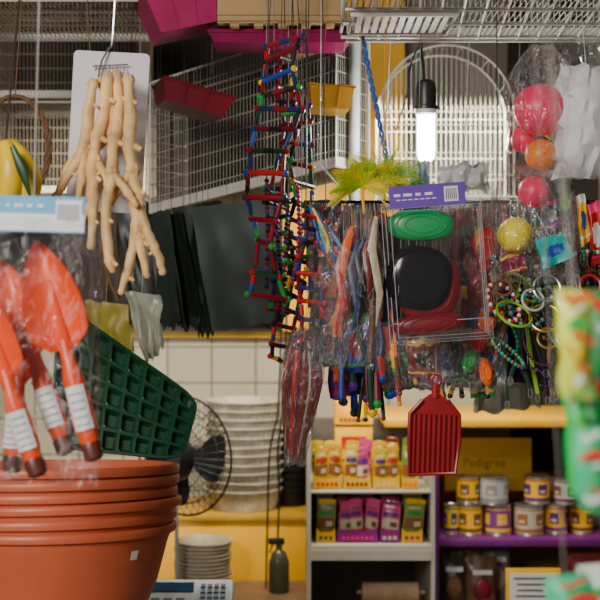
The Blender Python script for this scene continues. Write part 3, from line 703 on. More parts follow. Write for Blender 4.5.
def clearbag(px, py, w, h, t, d, m, label, rail, seed_=0, gather=.6, rot=0., cr=.008, name='clear_bag', cat='plastic bag', taper=0.):
    k = d/FP; o = W(px, py, d); mb = MB(); pillow(mb, w*k, h*k, t, cr, seed_, gather=gather, taper=taper)
    mb.tube([Vector((0, 0, 0)), HT(o, rail)-o], .0008, 4)
    return solo(name, mb, m, label, cat, o, (0, rot, 0))
clearbag(305, 328, 44, 138, .045, 2.33, shiny, 'slim tapered clear wrapper around dark red sticks', 2.4, 2, .5, math.radians(4), taper=.55)
for i in range(8):
    t = (i-3.5)/3.5
    a, m_, b = W(303+t*10, 338+R.uniform(-4, 4), 2.345), W(302+t*17, 385, 2.335+.01*(i % 2)), W(294+t*7, 456+R.uniform(-8, 4), 2.34)
    solo('chew_stick', MB().tube(smoothpath([a, m_, b], 4), [.0035, .005, .006, .0066, .0068, .006, .0055, .005, .004], 8), [crim, dkred, red, dkred, crim, cream, dkred, crim][i], 'dark red chew stick inside slim wrapper' if i != 5 else 'cream chew stick inside slim wrapper', 'chew stick', a, world=True, group='chew sticks in slim wrapper')
clearbag(352, 206, 74, 160, .07, 2.31, clear, 'crinkled clear bag around fanned wands', 2.4, 5, .5, math.radians(5))
clearbag(338, 250, 44, 120, .05, 2.3, clear2, 'narrow crinkled clear bag over streamers', 2.4, 6, .4, math.radians(7))
clearbag(480, 212, 66, 180, .06, 2.36, clear, 'crinkled clear bag with red toys inside', 2.4, 9, .4, math.radians(2))
clearbag(408, 322, 70, 66, .05, 2.34, clear2, 'crumpled clear bag below grooming pack', 2.4, 12, .2)
clearbag(452, 325, 60, 66, .05, 2.36, clear2, 'crumpled clear bag beneath grooming pack', 2.4, 13, .3)
for (x, y, sx, sy, m_) in ((484, 250, 15, 24, red), (480, 290, 13, 20, crim), (488, 318, 10, 17, orange), (478, 340, 10, 14, red), (470, 360, 8, 14, green), (486, 372, 7, 15, orange), (472, 262, 9, 18, dkred)):
    k = 2.36/FP; mb = MB().ball((0, 0, 0), 1, 16, 0, (sx*k, .014, sy*k)); mb.tube([(sx*k*.5*math.cos(a), -.014, sy*k*.5*math.sin(a)) for a in [i*.63 for i in range(10)]], .002, 5, closed=True)
    solo('squeaky_toy', mb, m_, 'small flat plastic chew toy inside clear bag', 'pet toy', W(x, y, 2.355), (0, R.uniform(-.4, .4), 0), group='plastic chew toys in bag')

# ------------------------------------------------------------------ grooming blister pack
d = 2.22; k = d/FP; o = W(430, 192, d)
T = Thing('grooming_pack', 'clear blister pack with purple header label', 'packaging', o, (0, math.radians(-4), 0))
mb = MB(); w, h = 50*k, 150*k
def blister(u, v):
    x = (u-.5)*2*w; z = -.022-v*(h-.022); e = min(1, min(u, 1-u)*9, min(v, 1-v)*9)
    return Vector((x, -.034*e-.002*noise.noise(Vector((u*6, v*6, 2))), z))
mb.grid(blister, 26, 30); T.part('blister_shell', mb, clear3)
mb = MB()
for rr_ in (0, .006, .013):
    mb.tube([(-w+rr_, -rr_*3, -.022-rr_), (w-rr_, -rr_*3, -.022-rr_), (w-rr_, -rr_*3, -h+rr_), (-w+rr_, -rr_*3, -h+rr_)], .0009, 6, closed=True)
mb.tube([(-w*.92, -.02, -h*.86), (w*.92, -.02, -h*.86)], .001, 6)
T.part('blister_edge', mb, mat('edge_plastic', (.4, .4, .48), .15, var=.1))
mb = MB().box((-.006, -.004, -.006), (76*k, .003, 22*k)); hc = T.part('header_label', mb, lpurp, smooth=False)
mb = MB().box((.038, -.0062, -.006), (14*k, .001, 15*k), 0)
for i in range(6): mb.box((.029+i*.0036, -.007, -.006), (.0015, .0006, 11*k), 1)
T.part('barcode', mb, [cardw, ink], parent=hc, smooth=False)
mb = MB()
for i, wd in enumerate((.012, .016, .01, .014)): mb.box((-.062+i*.0195, -.006, -.003), (wd, .0008, .005))
for i in range(7): mb.box((-.06+i*.011, -.006, -.012), (.008, .0008, .0018))
T.part('print_mark', mb, cardw, parent=hc, smooth=False)
T.part('hang_cord', MB().tube([Vector((0, 0, .005)), HT(o, 2.4)-o], .0012, 4), cordm)
def brush(cx, cy, rx, rz, m_, label, yy, tilt=0, ridge=(.5, .75)):
    T = Thing('grooming_brush', label, 'pet brush', W(cx, cy, yy), (0, tilt, 0), group='grooming brushes in the pack')
    k = yy/FP; a, b = rx*k, rz*k
    MX = Matrix.Rotation(math.pi/2, 3, 'X') @ Matrix.Diagonal((a, b, 1))
    prof = [(.001, .012), (.5, .0115), (.8, .009), (.93, .005), (1, 0), (.98, -.004), (.001, -.005)]
    T.part('pad', MB().lathe(prof, n=40, M=MX, sq=.8), m_)
    mb = MB()
    for s in ridge: mb.tube([(a*s*math.cos(t), -.0125+s*s*.003, b*s*math.sin(t)) for t in [i*math.pi/16 for i in range(32)]], .0012, 6, closed=True)
    T.part('raised_ridge', mb, m_)
brush(421, 225, 33, 16, mat('brush_green', (.008, .3, .085), .35, bump=.05), 'green oval rubber pet brush in blister pack', 2.205, 0)
brush(419, 278, 33, 32, gblack, 'glossy black rounded oval grooming mitt in blister pack', 2.203, .15, (.86,))
brush(429, 288, 31, 35, mat('brush_red', (.18, .004, .01), .35), 'dark red oval pet brush behind black mitt', 2.216, .2)
brush(428, 324, 36, 11, mat('brush_red', (0, 0, 0)), 'dark red curved grooming tool in blister pack', 2.208, -.1)

# ------------------------------------------------------------------ red scoop
d = 2.3; k = d/FP; o = W(436, 380, d)
T = Thing('litter_scoop', 'dark red plastic slotted litter scoop hanging', 'scoop', o, (0, math.radians(2), 0))
scm = mat('scoop_red', (.3, .008, .012), .35)
out = [(-5, -14), (5, -14), (12, -20), (24, -34), (25, -60), (22, -92), (-24, -95), (-25, -60), (-25, -34), (-13, -20)]
T.part('back_plate', MB().prism([(x*k, z*k) for x, z in out], 0, .003), scm, smooth=False)
T.part('raised_rim', MB().tube([(x*k, -.005, z*k) for x, z in out[2:]], .0042, 8), scm)
mb = MB()
for i in range(9):
    x = (-20+i*5)*k; mb.tube([(x, -.004, -34*k), (x, -.004, -92*k)], .0028, 6)
T.part('rib', mb, scm)
mb = MB().tube([(0, 0, -18*k), (0, 0, -4*k)], .008, 10, flat=.6); mb.tube([(4.5*k*math.cos(t), 0, 5*k*math.sin(t)) for t in [i*math.pi/9 for i in range(18)]], .0028, 8, closed=True)
T.part('handle', mb, scm)
T.part('hang_cord', MB().tube([(0, 0, 4*k), HT(o, 2.4)-o], .0012, 4), cordm)

hangsheet('plastic_bag', [(440, 165), (488, 162), (490, 190), (436, 192)], 2.55, mat('white_crumple', (.5, .5, .5), .35, bump=.8), 'crumpled white plastic bag below dome cage', 'plastic bag', None, 3, .02, 21, 2.4)
hangsheet('plastic_bag', [(410, 165), (426, 163), (432, 192), (412, 194)], 2.5, mat('pale_blue', (.25, .38, .42), .4), 'pale blue folded cloth bag', 'plastic bag', None, 3, .012, 22, 2.4)
clearbag(462, 185, 70, 50, .05, 2.36, clear, 'crinkled clear bag behind grooming pack', 2.4, 31, .3)
hangsheet('plastic_bag', [(478, 352), (536, 346), (540, 408), (474, 412)], 3.2, mat('grey_white_plastic', (.3, .28, .22), .4, bump=.8, var=.25), 'crumpled off-white plastic sack behind collars', 'plastic bag', None, 3, .03, 23, 2.95)

# ------------------------------------------------------------------ ball bags
def bag_of_balls(px, py, w, h, d, balls, label, rail, seed_, gather=.7, m=clear):
    clearbag(px, py, w, h, .11, d, m, label, rail, seed_, gather)
    for (x, y, r, mm, lb) in balls:
        mb = MB().ball((0, 0, 0), r*d/FP, 24)
        mb.tube([(r*d/FP*math.cos(t), r*d/FP*math.sin(t)*.5, r*d/FP*math.sin(t)*.87) for t in [i*math.pi/16 for i in range(32)]], .0012, 5, closed=True)
        solo('toy_ball', mb, mm, lb, 'ball', W(x, y, d), (R.random(), R.random(), 0), group='toy balls in clear bags')
pinkb = mat('ball_pink', (.88, .012, .1), .4, var=.05); yelb = mat('ball_yellow', (.88, .68, .006), .4, var=.05); orab = mat('ball_orange', (.92, .24, .01), .4)
bagf = film('ball_bag_film', haze=.02, gloss=.02, fres=.32, scale=26, line=.22)
bag_of_balls(542, 45, 74, 134, 2.3, [(540, 110, 26, pinkb, 'large bright pink ball inside clear bag'), (541, 155, 16, orab, 'orange ball at bottom of clear bag')], 'clear bag of bright balls hanging', 2.4, 41, m=bagf)
solo('toy_ball', MB().ball((0, 0, 0), .034, 24), yelb, 'large yellow ball behind pink ball in bag', 'ball', W(558, 124, 2.35), group='toy balls in clear bags')
solo('toy_ball', MB().ball((0, 0, 0), .026, 24), pinkb, 'pink ball low in clear bag', 'ball', W(524, 140, 2.35), group='toy balls in clear bags')
bag_of_balls(535, 165, 88, 118, 2.28, [(534, 192, 16, pinkb, 'pink ball hanging in clear bag'), (515, 235, 17, yelb, 'yellow ball near the beaded collars')], 'crinkled clear bag of balls above collars', 2.4, 43, .4, m=bagf)
clearbag(586, 66, 66, 112, .12, 2.3, mat('white_bag', (.72, .71, .74), .5, bump=.4, scale=9), 'opaque white bag bulging beside ball bag', 2.4, 45, .2, cr=.012)
clearbag(583, 40, 70, 60, .08, 2.28, clear2, 'crinkled clear bag over white bag', 2.4, 48, .1, cr=.012)
for (cs, m_, lb, dd) in (([(536, 240), (562, 232), (574, 256), (544, 270)], teal, 'teal printed packet among the toys', 2.22), ([(540, 205), (556, 198), (566, 225), (548, 232)], purple, 'purple printed packet among the toys', 2.36), ([(556, 182), (574, 186), (570, 222), (556, 218)], dkgreen, 'green printed packet among the toys', 2.36), ([(500, 258), (522, 250), (528, 270), (504, 276)], magenta, 'magenta printed packet among the toys', 2.3), ([(576, 196), (584, 194), (592, 240), (582, 246)], yellow, 'yellow and red toy packet hanging', 2.36), ([(588, 205), (600, 200), (606, 262), (592, 266)], red, 'red toy packet among hanging beads', 2.36)):
    hangsheet('toy_packet', cs, dd, m_, lb, 'packet', 'small printed toy packets', 1, .006, R.random()*9, 2.4, printm=[[white, blue], [yellow, dkred], [black, lime], [pink, white], [dkred, red], [yellow, dkred]][R.randrange(6)] if m_ is not teal else [teal, blue])

# ------------------------------------------------------------------ collars, beads, rings
bc = [black, gold, dkred, red, green, navy, purple, teal, white, orange, brown, black]
for i in range(12):
    y = 256+i*5.5+R.uniform(-4, 4); x0 = 490+R.uniform(-4, 8)
    pts = [W(x0+s*30, y+16*math.sin((s+.5)*1.2+i)+R.uniform(-6, 6)+s*3, 2.33+R.uniform(-.03, .05)) for s in range(5)]
    beads(pts, R.uniform(.003, .0055), R.sample(bc, 3), 'beaded pet collar draped in a tangled row', 'pet collar', 'beaded pet collars', 'beaded_collar', 2.4)
for i in range(18):
    x0 = 498+i*6.3+R.uniform(-4, 4); y0 = R.uniform(204, 240)
    beads([W(x0, y0, 2.42), W(x0+R.uniform(-8, 8), y0+45, 2.42), W(x0+R.uniform(-12, 12), y0+R.uniform(60, 110), 2.43)], .0045, R.sample(bc, 3), 'coloured bead strand hanging behind the collars', 'bead string', 'bead strands behind collars', hang=2.4)
for i in range(14):
    cx, cy, r = R.uniform(500, 605), R.uniform(275, 385), R.uniform(12, 22); tl = R.uniform(.2, 1.2); q = R.uniform(0, 3); d_ = R.uniform(2.28, 2.4); kk = d_/FP
    c0 = W(cx, cy, d_); Mr = Matrix.Rotation(q, 3, 'Z')
    pts = [c0+Mr @ Vector((r*kk*math.cos(t), r*kk*math.sin(t)*math.sin(tl), r*kk*1.3*math.sin(t)*math.cos(tl))) for t in [1.57+j*math.pi/5 for j in range(11)]]
    beads(pts, R.uniform(.0028, .0045), R.sample(bc, 2), 'small beaded bracelet loop hanging in the tangle', 'bracelet', 'beaded bracelet loops', 'bead_bracelet', 2.4)
names = {lime: 'lime green plastic ring', steel: 'shiny metal ring', gold: 'brass coloured ring'}
for (x, y, r, m_, tl) in ((514, 314, 18, lime, .9), (533, 300, 11, lgrey, .4), (547, 288, 13, steel, .2), (556, 312, 11, black, .6), (571, 300, 13, steel, .3), (584, 318, 13, white, .5), (548, 338, 10, gold, .3), (590, 285, 10, red, .2), (503, 288, 9, brown, .6), (566, 338, 10, steel, .4), (597, 340, 12, gold, .3), (545, 318, 15, gold, .5)):
    k = 2.3/FP; p = W(x, y, 2.26)
    mb = MB().tube([(r*k*math.cos(t), r*k*math.sin(t)*math.sin(tl), r*k*math.sin(t)*math.cos(tl)) for t in [i*math.pi/16 for i in range(32)]], .0026, 8, closed=True)
    mb.tube([Vector((0, r*k*math.sin(tl), r*k*math.cos(tl))), HT(p, 2.4)-p], .0008, 4)
    solo('hanging_ring', mb, m_, names.get(m_, 'coloured plastic ring')+' hanging among collars', 'ring', p, (0, R.uniform(-.5, .5), 0), group='rings among collars')
for i in range(15):
    x0 = 498+i*7; L = R.uniform(40, 82); a = W(x0, 322, 2.38); b = W(x0+R.uniform(-14, 14), 322+L, 2.38)
    T = Thing('pet_leash', 'dark woven pet leash hanging with metal clip', 'leash', a, world=True, group='pet leashes')
    m_ = R.choice([brown, purple, dkgreen, black, lime, dkred, gold, navy, black])
    T.part('strap', MB().tube(smoothpath([a, a.lerp(b, .5)+Vector((R.uniform(-.015, .015), 0, 0)), b], 3), .0045, 6, flat=.35), m_)
    T.part('clip', MB().tube([b+Vector((.004*math.cos(t), 0, .009*math.sin(t)-.008)) for t in [j*math.pi/6 for j in range(12)]], .0015, 5, closed=True), steel, 'metal clip')
    T.part('hang_cord', MB().tube([a, HT(a, 2.4)], .0008, 4), cordm)

# ------------------------------------------------------------------ counter, cabinet, fan
CT = .70
T = Thing('sales_counter', 'brown topped shop counter', 'counter', (-.6, 3.3, 0))
T.part('worktop', MB().box((0, 0, CT-.015), (1.26, 1.1, .03), bev=.004), sand)
T.part('body', MB().box((0, 0, (CT-.03)/2), (1.2, 1.04, CT-.03)), dkwood, smooth=False)
T = Thing('yellow_cabinet', 'yellow painted low cabinet against tiled wall', 'cabinet', (-.62, 4.1, 0))
T.part('body', MB().box((0, 0, .44), (1.28, .38, .88), bev=.004), wallyel)
T.part('top', MB().box((0, 0, .889), (1.3, .4, .018), bev=.003), mat('cabinet_top', (.5, .28, .02), .4))
ztop = .899
def stackobj(px, d, rpx, z0, n, step, m_, name, label, cat, group, taper=.72, hgt=.07, rim=.004, ribs=True):
    r = rpx*d/FP; x = (px-300)/FP*d
    mb = MB().lathe([(.001, 0), (r*taper, 0), (r*.94, hgt*.9), (r, hgt-.006), (r+rim, hgt-.004), (r+rim, hgt), (r-.004, hgt), (r*.9, hgt*.85), (r*taper-.003, .004), (.001, .004)], n=36)
    if ribs:
        for i in range(36):
            a = i*math.pi/18; mb.tube([((r*taper+.001)*math.cos(a), (r*taper+.001)*math.sin(a), .002), ((r*.97)*math.cos(a), (r*.97)*math.sin(a), hgt*.93)], .0022, 4)
    o = solo(name, mb, m_, label, cat, (x, d, z0), group=group)
    for i in range(1, n): dup(o, (x+R.uniform(-.004, .004), d, z0+i*step), (R.uniform(-.015, .015), R.uniform(-.02, .02), R.random()))
stackobj(244, 4.06, 38, ztop, 11, .0295, basketm, 'plastic_basket', 'cream woven plastic bowl in a tall stack', 'basket', 'stack of cream bowls', .82, .07)
stackobj(291, 4.12, 19, ztop, 9, .024, black, 'small_pot', 'small black plastic pot in a stack', 'plant pot', 'stack of black pots', .8, .06)
stackobj(203, 3.72, 27, CT+.001, 12, .0118, mat('lid_cream', (.4, .35, .25), .4), 'food_dish', 'cream shallow plastic dish in a low stack', 'dish', 'stack of cream dishes', .85, .026, ribs=False)

fc = W(184, 456, 3.6); T = Thing('desk_fan', 'black wire-caged desk fan turned sideways', 'fan', (fc.x, fc.y, CT+.001))
h = fc.z-CT; fr = .178; Mf = Matrix.Translation((0, 0, h)) @ Matrix.Rotation(math.radians(-34), 4, 'Z')
def TF(p): return Mf @ Vector(p)
for nm, s in (('front_grille', 1), ('rear_grille', -1)):
    mb = MB()
    for rr in (.3, .55, .8, 1):
        yb = s*.045*(1-rr**2); mb.tube([TF((fr*rr*math.cos(t), yb, fr*rr*math.sin(t))) for t in [i*math.pi/24 for i in range(48)]], .0038 if rr == 1 else .0015, 5, closed=True)
    for i in range(40):
        a = i*math.pi/20; mb.tube([TF((fr*q*math.cos(a), s*.045*(1-q**2), fr*q*math.sin(a))) for q in (.18, .4, .6, .8, 1)], .001, 4)
    mb.ball(TF((0, s*.045, 0)), .03, 12, sc=(1, .4, 1)); T.part(nm, mb, black)
for i in range(3):
    mb = MB(); a0 = i*2.094
    def bf(u, v):
        rad = .02+v*.135; a = a0+(u-.5)*(.7+.5*math.sin(v*2.8)); return TF((rad*math.cos(a), (u-.5)*.035, rad*math.sin(a)))
    mb.grid(bf, 8, 8); T.part('blade', mb, mat('fan_blade', (.015, .015, .018), .3))
T.part('motor', MB().tube([TF((0, -.03, 0)), TF((0, -.045, 0)), TF((0, -.1, 0)), TF((0, -.125, 0))], [.058, .076, .07, .04], 20), black)
T.part('pole', MB().tube([TF((0, -.05, -.03)), Vector((-.02, -.03, h-.15)), Vector((-.02, 0, .02))], .006, 10), grey)
T.part('base', MB().lathe([(.001, 0), (.09, 0), (.09, .012), (.03, .028), (.001, .03)], c=(-.02, 0, 0), n=28), black)

sc0 = W(188, 600, 2.9); T = Thing('counter_scale', 'light grey digital weighing scale with display', 'scale', (sc0.x, 2.96, CT+.001))
T.part('body', MB().box((0, 0, .05), (.26, .24, .098), bev=.012), lgrey)
T.part('column', MB().box((0, -.06, .13), (.1, .04, .08), bev=.004), lgrey)
Mh = Matrix.Translation((0, -.07, .185)) @ Matrix.Rotation(math.radians(-50), 4, 'X')
def mmv(mb): mb.v = [Mh @ v for v in mb.v]; return mb
T.part('display_housing', mmv(MB().box((0, 0, 0), (.22, .03, .085), bev=.008)), mat('scale_grey', (.34, .37, .39), .4))
T.part('screen', mmv(MB().box((-.04, -.0165, .016), (.11, .002, .026))), mat('screen_blue', (.015, .05, .1), .15))
mb = MB()
for i in range(4):
    for j in range(4): mb.box((.038+i*.016, -.017, -.026+j*.015), (.011, .004, .009))
T.part('button', mmv(mb), mat('button_grey', (.1, .13, .2), .4))
mb = MB()
for i in range(3): mb.box((-.075+i*.03, -.017, -.02), (.02, .002, .006))
T.part('print_mark', mmv(mb), ink)
T.part('platform', MB().box((0, .03, .106), (.24, .16, .006), bev=.002), lgrey)
T = Thing('spray_bottle', 'dark plastic spray bottle standing on counter', 'bottle', (W(279, 575, 3.7).x, 3.7, CT+.001))
T.part('bottle_body', MB().lathe([(.001, 0), (.03, 0), (.032, .01), (.032, .09), (.022, .12), (.01, .13), (.01, .145), (.001, .145)], n=20), mat('bottle_dark', (.05, .06, .03), .25))
T.part('spray_head', MB().box((-.008, 0, .155), (.05, .016, .02), bev=.004).tube([(-.02, 0, .145), (-.03, 0, .12)], .003, 6), black)
for xs in ([(278, 415), (270, 450), (268, 500), (266, 588)], [(283, 410), (278, 450), (279, 500), (276, 580)]):
    pts = smoothpath([W(x, y, 3.72) for x, y in xs]); pts = [W(xs[0][0]+4, 300, 3.75), W(xs[0][0]+2, 370, 3.73)]+pts
    mb = MB().tube([Vector((pts[0].x, 3.75, 2.99))]+pts, .0035, 6)
    solo('power_cable', mb, black, 'black power cable hanging from ceiling', 'cable', pts[-1], world=True, group='hanging power cables')

# ------------------------------------------------------------------ centre shelf unit
d0 = 3.55; k = d0/FP
xl, xr = (311-300)*k, (431-300)*k; zs1 = CZ+(300-491)*k; zs2 = CZ+(300-545)*k
T = Thing('shelf_unit', 'white shelf unit with two display shelves', 'shelf', ((xl+xr)/2, 3.78, 0), world=True)
wsh = mat('white_shelf', (.48, .45, .38), .5, var=.06)
T.part('side_panel', MB().box((xl-.006, 3.8, .6), (.012, .5, 1.2)), wsh, smooth=False)
T.part('side_panel', MB().box((xr+.006, 3.8, .55), (.012, .5, 1.1)), wsh, smooth=False)
T.part('back_panel', MB().box(((xl+xr)/2, 4.06, .6), (xr-xl, .01, 1.2)), mat('inner_grey', (.12, .1, .09), .6), smooth=False)
for z, th_ in ((zs1, .008), (zs2, .018), (.5, .018)): T.part('shelf_board', MB().box(((xl+xr)/2, 3.8, z-th_/2), (xr-xl, .5, th_), bev=.002), wsh)
T.part('front_rail', MB().box(((xl+xr)/2, 3.552, zs2-.03), (xr-xl, .012, .03)), wsh, smooth=False)
mb = MB().tube([W(362, 592, 3.62), W(418, 592, 3.62)], .03, 24); p = W(362, 592, 3.62)
mb.tube([W(357, 592, 3.62), W(425, 592, 3.62)], .006, 10)
solo('paper_roll', mb, kraft, 'roll of brown wrapping paper inside shelf unit', 'paper roll', p, world=True)

def pouch(x, z, y, w, h, cols, label, grp):
    T = Thing('food_pouch', label, 'pet food pouch', (x, y, z), (R.uniform(-.08, .05), R.uniform(-.1, .1), R.uniform(-.2, .2)), group=grp)
    mb = MB()
    for s in (-1, 1):
        mb.grid(lambda u, v, s=s: Vector(((u-.5)*w, s*.009*math.sin(math.pi*u)*(1-v**3)+.001*math.sin(u*9+v*5), v*h+.002*math.sin(u*3.1)*v)), 10, 10)
    T.part('pouch_body', mb, cols[0])
    mb = MB(); tilt = R.uniform(-.3, .3)
    def band(v0, v1, u0, u1, mi):
        def f(u, v):
            uu, vv = u0+(u1-u0)*u, v0+(v1-v0)*v
            vz = vv+tilt*(u-.5)*.15
            return Vector(((uu-.5)*w, -.0092*math.sin(math.pi*uu)*(1-vv**3)-.0018-.0006*mi, vz*h))
        mb.grid(f, 8, 3, mi)
    band(.3, .56, .06, .94, 0); band(.62, .72, .12, .88, 1); band(.36, .48, .5, .85, 2); band(.78, .82, .2, .8, 2)
    T.part('printed_panel', mb, [cols[1], cols[3], cols[4]])
    T.part('top_band', MB().grid(lambda u, v: Vector(((u-.5)*w*1.0, -.003, (.9+.1*v)*h)), 4, 2), cols[2] if R.random() < .5 else cols[0])
def carton(xa, xb, zb, y, h, m_, sticker, label):
    T = Thing('display_carton', label, 'carton', ((xa+xb)/2, y, zb), group='pouch display cartons')
    w = (xb-xa)-.003; t = .002; dd = .11
    T.part('front_panel', MB().prism([(-w/2, 0), (w/2, 0), (w/2, h*1.0), (w*.3, h*.72), (-w*.3, h*.72), (-w/2, h*1.0)], 0, t), m_, smooth=False)
    mb = MB()
    for s in (-1, 1):
        x = s*(w/2-t/2); mb.add([(x, 0, 0), (x, dd, 0), (x, dd, h*1.5), (x, 0, h*1.)], [(0, 1, 2, 3)])
    mb.box((0, dd/2, t/2), (w, dd, t)); mb.box((0, dd, h*.75), (w, t, h*1.5)); T.part('box_body', mb, m_, smooth=False)
    mb = MB()
    nn = max(2, int(w/.016))
    for i in range(nn): mb.box((-w*.4+w*.8*(i+.5)/nn, -.001, h*.34), (w*.5/nn, .002, h*.22))
    T.part('printed_panel', mb, sticker, smooth=False)
pg, pbn, ppk, pvi, pgr = mat('pouch_gold', (.7, .4, .012), .25, coat=.6, bump=.4), mat('pouch_brown', (.25, .09, .03), .25, coat=.6), mat('pouch_pink', (.7, .06, .24), .25, coat=.6, bump=.4), mat('pouch_violet', (.26, .02, .22), .25, coat=.6, bump=.4), mat('pouch_green', (.26, .32, .05), .25, coat=.6, bump=.4)
plm = mat('pouch_lemon', (.78, .54, .01), .25, coat=.6, bump=.4)
pz = [(pg, pbn, dkred, red, cream), (plm, pbn, cream, purple, cream), (ppk, cream, magenta, purple, brown), (pvi, pink, lpurp, yellow, cream), (pgr, pbn, yellow, green, cream)]
cpur = mat('carton_purple', (.26, .01, .24), .4)
cfg = [(zs1, [(313, 342, yellow, red, 0), (343, 372, yellow, dkred, 1), (373, 401, yellow, cream, 0), (402, 420, yellow, orange, 4)]),
       (zs2, [(316, 336, yellow, dkgreen, 4), (337, 379, cpur, pink, 2), (380, 401, cpur, cream, 2), (402, 424, yellow, magenta, 4)])]
for zb_, row in cfg:
    for (a, b, m_, st_, pi) in row:
        xa, xb = (a-300)*k, (b-300)*k; carton(xa, xb, zb_, 3.58, .045, m_, st_, {yellow: 'yellow'}.get(m_, 'purple')+' open display carton filled with pouches')
        n = max(1, round((xb-xa)/.048))
        for r_ in range(2):
            for i in range(n):
                c = pz[pi if R.random() < .7 else (pi+1) % 5]; w_ = (xb-xa-.008)/n
                pouch(xa+.004+w_*(i+.5), zb_+.003, 3.6+r_*.05, w_*1.05, (.124 if r_ == 0 else .14)*R.uniform(.93, 1.04), c, 'small glossy pet food pouch in carton', 'pet food pouches')
carton((334-300)*3.9/FP, (372-300)*3.9/FP, 1.2, 3.84, .05, yellow, red, 'yellow open display carton on top of the unit')
sc_ = Thing('stacked_box', 'yellow cardboard box under display carton', 'box', ((353-300)*3.9/FP, 3.9, 1.09)); sc_.part('box_body', MB().box((0, 0, .053), (.12, .11, .108), bev=.002), yellow)
sc_.part('printed_panel', MB().box((0, -.056, .053), (.08, .002, .04)), red)

# ------------------------------------------------------------------ right shelf unit
d1 = 3.7; k1 = d1/FP; zA = CZ+(300-424)*k1; zB = CZ+(300-541)*k1
x0, x1 = (436-300)*k1, 1.3
T = Thing('shelf_unit', 'purple and yellow painted shelving against the wall', 'shelf', ((x0+x1)/2, 3.95, 0), world=True)
T.part('top_board', MB().box((((385-300)*k1+x1)/2, 3.96, zA), (x1-(385-300)*k1, .5, .024), bev=.003), wallyel)
T.part('shelf_board', MB().box(((x0+x1)/2, 3.96, zB-.008), (x1-x0, .5, .024), bev=.003), purp, 'purple painted shelf board')
T.part('shelf_board', MB().box(((x0+x1)/2, 3.96, .6), (x1-x0, .5, .024), bev=.003), purp, 'purple painted shelf board')
T.part('post', MB().box((x0+.002, 3.72, (zA-.014)/2), (.016, .024, zA-.014)), purp, smooth=False)
T.part('post', MB().box((x1-.02, 3.72, (zA-.014)/2), (.018, .024, zA-.014)), purp, smooth=False)
T.part('back_panel', MB().box(((x0+x1)/2, 4.23, .62), (x1-x0, .012, 1.16)), mat('panel_ochre', (.4, .22, .015), .6), smooth=False)
def can_at(x, y, z, r, h, body, band, lid, label):
    T = Thing('food_can', label, 'tin can', (x, y, z), (0, 0, R.uniform(-.5, .5)), group='pet food cans on the shelf')
    T.part('can_body', MB().lathe([(.001, 0), (r-.001, 0), (r, .001), (r, .004), (r-.0015, .006), (r-.0015, h-.006), (r, h-.004), (r, h-.001), (r-.002, h), (r-.004, h-.003), (.001, h-.003)], n=28), lid)
    mb = MB().lathe([(r-.0008, .008), (r-.0008, h-.008)], n=32, mi=0)
    mb.lathe([(r-.0004, h*.12), (r-.0004, h*.24)], n=32, mi=1); mb.lathe([(r-.0004, h*.84), (r-.0004, h*.88)], n=32, mi=1)
    for a0 in (-2.7, -1.3, .1, 1.6):
        mb.grid(lambda u, v: Vector(((r-.0002)*math.cos(a0+u*.8), (r-.0002)*math.sin(a0+u*.8), h*(.36+.36*v))), 6, 2, 1)
        mb.grid(lambda u, v: Vector(((r+.0002)*math.cos(a0+.15+u*.45), (r+.0002)*math.sin(a0+.15+u*.45), h*(.42+.1*v))), 4, 1, 2)
    T.part('label_band', mb, [body, band, cream])
zc = zB+.0045
cvi = mat('can_violet', (.2, .04, .25), .4)
for (px, w_, lay, h_, bo, ba, dd) in ((453, 15, 0, 30, lemon, purple, 0), (472, 25, 0, 31, yellow, brown, 0), (500, 27, 0, 32, cvi, yellow, 0), (531, 30, 0, 31, mat('can_cream', (.55, .5, .4), .4), mat('can_tan', (.35, .14, .04), .5), 0), (560, 24, 0, 31, yellow, purple, .02), (586, 24, 0, 31, yellow, brown, .02),
                             (470, 23, 1, 28, yellow, brown, .01), (496, 29, 1, 28, lgrey, grey, .0), (540, 26, 1, 28, yellow, purple, .01), (568, 24, 1, 26, lgrey, dkred, 0)):
    y = 3.79+dd; z = zc if lay == 0 else zc+.0965
    can_at((px-300)*3.75/FP, y, z, w_*3.75/FP/2, (.0955 if lay == 0 else h_*3.75/FP), bo, ba, steel, 'tin can with printed paper label on shelf')
def sack(px, w, h, d, m_, label, z0):
    k = d/FP; x = (px-300)*k; T = Thing('food_sack', label, 'pet food bag', (x, d, z0))
    mb = MB(); W2, H2 = w*k, h*k
    for s in (-1, 1):
        mb.grid(lambda u, v, s=s: Vector(((u-.5)*W2, s*.035*(math.sin(math.pi*u)**.6 if 0 < u < 1 else 0)*(1-v**3)+noise.noise(Vector((u*4, v*5, px)))*.008, v*H2)), 12, 14)
    T.part('sack_body', mb, m_)
    mb = MB().ball((0, -.03, H2*.45), 1, 12, 0, (W2*.28, .008, H2*.2)); mb.box((0, -.035, H2*.75), (W2*.6, .004, H2*.08), 1)
    T.part('printed_panel', mb, [R.choice([brown, cream, dkred]), R.choice([yellow, white])])
    return T
sy = mat('sack_ochre', (.72, .42, .01), .5, scale=6)
P = Thing('food_poster', 'yellow panel with dark pet food lettering', 'sign', ((488-300)*3.88/FP, 3.88, CZ+(300-461)*3.88/FP))
P.part('panel', MB().box((0, 0, -.01), (.28, .006, .17)), sy, smooth=False)
textpart('Pedigree', .04, Matrix.Translation((-.012, -.0035, -.006)) @ FACE, mat('sign_brown', (.2, .1, .01), .5), P.o)
P.part('prop_stand', MB().box((0, .02, -.1), (.02, .01, .27)), dkwood)
sack(550, 30, 46, 3.95, cream, 'cream paper pet food bag behind cans', zB+.01)
sack(592, 44, 60, 3.95, mat('sack_white', (.5, .46, .36), .5), 'white pet food bag beside cans', zB+.005)
